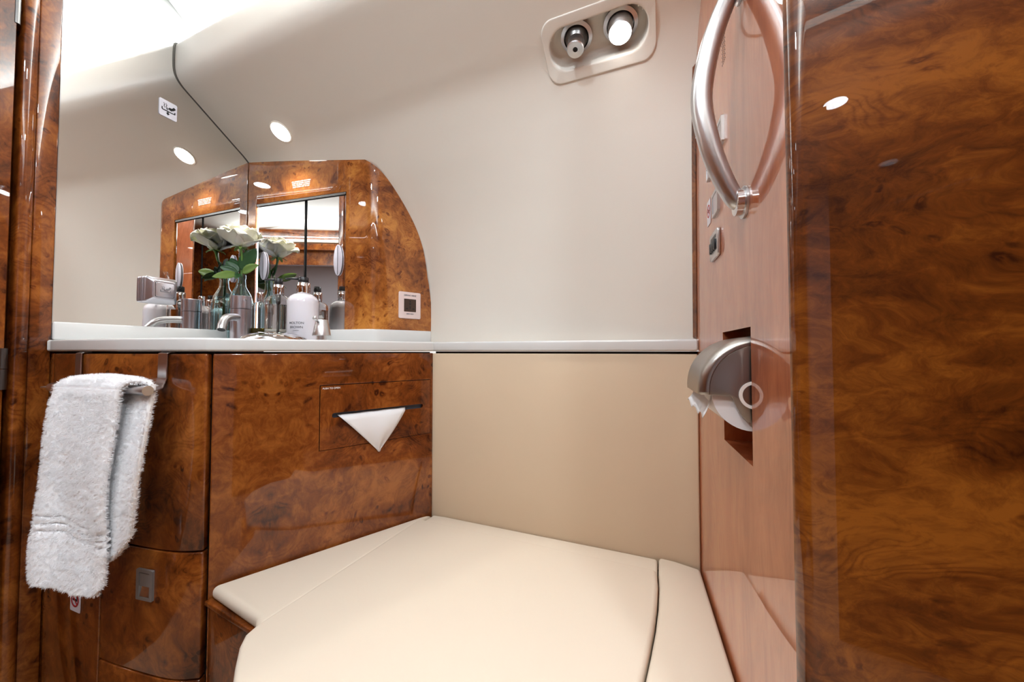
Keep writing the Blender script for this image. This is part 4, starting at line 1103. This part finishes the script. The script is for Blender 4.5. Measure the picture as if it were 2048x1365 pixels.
lathe(bm, [(.018, 0), (RP, 0), (RP, LN-.012), (.018, LN-.012), (.018, 0)], cR, dA, 48, False, False)
roll = autosmooth(obj('toilet_roll', bm, M_paper, origin=cR), 40)
tag(roll, 'white toilet paper roll inside the steel hood with a loose torn sheet', 'toilet roll')
bm = bmesh.new(); rows = []
for i in range(9):
    f = i/8; row = []
    for j in range(13):
        g = j/12; s = sN + .012 + (LN-.02)*g
        k = .040 + .010*f*f - .004*math.sin(g*5); z = zc - .002 - (.022 + .010*math.sin(g*3.0+.6) + .006*(j % 3 == 0))*f
        row.append(bm.verts.new(Dpt(s, k, z)))
    rows.append(row)
for a, b_ in zip(rows, rows[1:]):
    for k in range(12): bm.faces.new((a[k], a[k+1], b_[k+1], b_[k]))
o = obj('loose_sheet', bm, M_paper, roll, smooth=True); solidify(o, .0006, 0)

# ================================================================== SIDEWALL SERVICE UNIT AND DOWNLIGHT
pcn, tg, nn = shell_hit(1195, 72)
exs = dC; eys = tg
def loc_of(u, v):     # local coordinates on the tangent plane of the unit
    r = ray(u, v); o_ = Vector((0, 0, H)); t = (pcn-o_).dot(nn)/r.dot(nn); q = o_ + r*t - pcn; return q.dot(exs), q.dot(eys)
cl = [loc_of(*q) for q in ((1073, 42), (1105, 168), (1316, 108), (1309, -30))]
xm0, xm1 = (cl[0][0]+cl[1][0])/2, (cl[2][0]+cl[3][0])/2; ym0, ym1 = (cl[1][1]+cl[2][1])/2, (cl[0][1]+cl[3][1])/2
PC = pcn + exs*(xm0+xm1)/2 + eys*(ym0+ym1)/2; HW, HH = (xm1-xm0)/2, (ym1-ym0)/2
unit = thing('service_unit', 'rounded cream passenger service unit panel in the sloping sidewall', 'panel', PC)
sw0 = loc_of(1096, 90); sw1 = loc_of(1297, 50); hw = (sw1[0]-sw0[0])/2; hcx = (sw1[0]+sw0[0])/2 - (xm0+xm1)/2; hhs = HH*.66
hol = [(x + hcx, z) for x, z in rrect(hw, hhs, hhs*.98, 10)]
PL = PC + nn*.004
outr = rrect(HW, HH, .028, 10)
def surf(q):                      # nearest point of the sidewall along the unit's normal
    t = 0.0
    for _ in range(25):
        p = q + nn*t; up = p.z - H; d = (p-P2).dot(nC); sdist = (p-P2).dot(dC); dw = d
        for a, b_ in zip(prof, prof[1:]):
            if a[1] <= up <= b_[1] and b_[1] > a[1]:
                k = (up-a[1])/(b_[1]-a[1]); dw = sh_d(sdist, a)*(1-k) + sh_d(sdist, b_)*k; break
        t += (dw-d)*nn.dot(nC)*1.1
    return q + nn*t
def PP(x, z, o_): return surf(PL + exs*x + eys*z) + nn*(o_ + .0018)
bm = bmesh.new(); rings = []
for k, dp in ((0, -.004), (0.001, 0), (.12, .0003), (.35, .0003), (.6, .0003), (.85, .0002), (.96, 0), (1, -.0012)):
    rings.append([bm.verts.new(PP(a[0]*(1-k)+b_[0]*k, a[1]*(1-k)+b_[1]*k, dp)) for a, b_ in zip(outr, hol)])
for a, b_ in zip(rings, rings[1:]):
    n = len(a)
    for i in range(n): bm.faces.new((a[i], a[(i+1) % n], b_[(i+1) % n], b_[i]))
obj('bezel', bm, M_shell, unit, smooth=True)
mid0 = PP(hcx, 0, 0)
bm = bmesh.new(); rings = []
for k, dp in ((1, -.0012), (.985, -.004), (.96, -.012), (.90, -.022), (.80, -.028), (.6, -.031), (.3, -.032), (.1, -.032)):
    ring_ = []
    for x, z in hol:
        xx, zz2 = (x-hcx)*(1-(1-k)*hhs/hw) + hcx, z*k
        q = PP(xx, zz2, dp) if k > .97 else PP(xx, zz2, 0).lerp(PL + exs*xx + eys*zz2, min(1, (1-k)*4)) + nn*dp
        ring_.append(bm.verts.new(q))
    rings.append(ring_)
for a, b_ in zip(rings, rings[1:]):
    n = len(a)
    for i in range(n): bm.faces.new((a[i], a[(i+1) % n], b_[(i+1) % n], b_[i]))
bm.faces.new(rings[-1])
obj('recess', bm, M_shell, unit, smooth=True)
# open the sidewall behind the recess
bmS = bmesh.new(); bmS.from_mesh(shell.data); kill = []
for f in bmS.faces:
    q = f.calc_center_median() - PL; x, z = q.dot(exs)-hcx, q.dot(eys)
    if abs(q.dot(nn)) > .06: continue
    dx = max(0, abs(x) - (hw-hhs)); 
    if math.hypot(dx, z) < hhs + .003: kill.append(f)
bmesh.ops.delete(bmS, geom=kill, context='FACES'); bmS.to_mesh(shell.data); bmS.free()
axis = (nn*.8 - Z*.6).normalized()
def on_unit(u, v, dp):
    r = ray(u, v); o_ = Vector((0, 0, H)); b0 = PL + nn*dp; t = (b0-o_).dot(nn)/r.dot(nn); return o_ + r*t
g0 = on_unit(1153, 74, -.022)
t = thing('air_nozzle', 'brushed metal air nozzle in the cream service unit', 'air vent', g0)
bm = bmesh.new(); lathe(bm, [(.031, -.006), (.0345, 0), (.0345, .003), (.0275, .006), (.0265, .002), (.0265, -.006)], g0, axis, 40); autosmooth(obj('ring', bm, M_steel, t), 40)
bm = bmesh.new(); lathe(bm, [(.0255, .001), (.024, .008), (.0195, .017), (.0185, .019)], g0, axis, 40); autosmooth(obj('ball', bm, M_steel_d, t), 40)
bm = bmesh.new(); lathe(bm, [(.0175, .017), (.0178, .030), (.0185, .034), (.0185, .041), (.017, .043), (.0052, .0415), (.0048, .036), (0, .036)], g0, axis, 40, True, False); nz_ = autosmooth(obj('nozzle', bm, M_steel, t), 35)
bm = bmesh.new(); lathe(bm, [(.0049, .0385), (0, .0385)], g0, axis, 20, False, False); obj('outlet', bm, M_black, nz_)
l0 = on_unit(1241, 48, -.022)
t = thing('reading_light', 'lit white reading lamp in the cream service unit', 'lamp', l0)
bm = bmesh.new(); lathe(bm, [(.032, -.006), (.0355, 0), (.0355, .003), (.0285, .006), (.0275, .002), (.0275, -.006)], l0, axis, 40); autosmooth(obj('ring', bm, M_steel, t), 40)
bm = bmesh.new(); lathe(bm, [(.0265, .0), (.0245, .028), (.0235, .030)], l0, axis, 40); autosmooth(obj('barrel', bm, M_steel, t), 40)
bm = bmesh.new(); lathe(bm, [(.0226, .0302), (.020, .0325), (.01, .034), (0, .0345)], l0, axis, 40, True, False); autosmooth(obj('lens', bm, M_lens, t), 60)
spot('reading_lamp_beam', l0 + axis*.040, hz(1075, 1215, -.443), 9, 48, 1.0, (1, .96, .90), .02)
# downlight
dq_, dtg, dn = shell_hit(562, 264)
t = thing('downlight', 'small round lit downlight in the cream sidewall above the arched cabinet', 'lamp', dq_)
bm = bmesh.new(); lathe(bm, [(.034, -.002), (.034, .0012), (.030, .002)], dq_, dn, 40); autosmooth(obj('trim_ring', bm, M_shell, t), 40)
bm = bmesh.new(); lathe(bm, [(.029, .0021), (.029, .003), (0, .0032)], dq_, dn, 40, True, False); obj('lens', bm, M_lens2, t)
spot('downlight_beam', dq_ + dn*.006, dq_ - Z*1 + nC*.2, 8, 120, .8, (1, .95, .88), .025)
print('lid plane', lid_pts[0], 'bend', bend, 'plate', HW, HH, 'unit', PC, 'tops', tops[:3], 'handle', zb_h, zt_h)
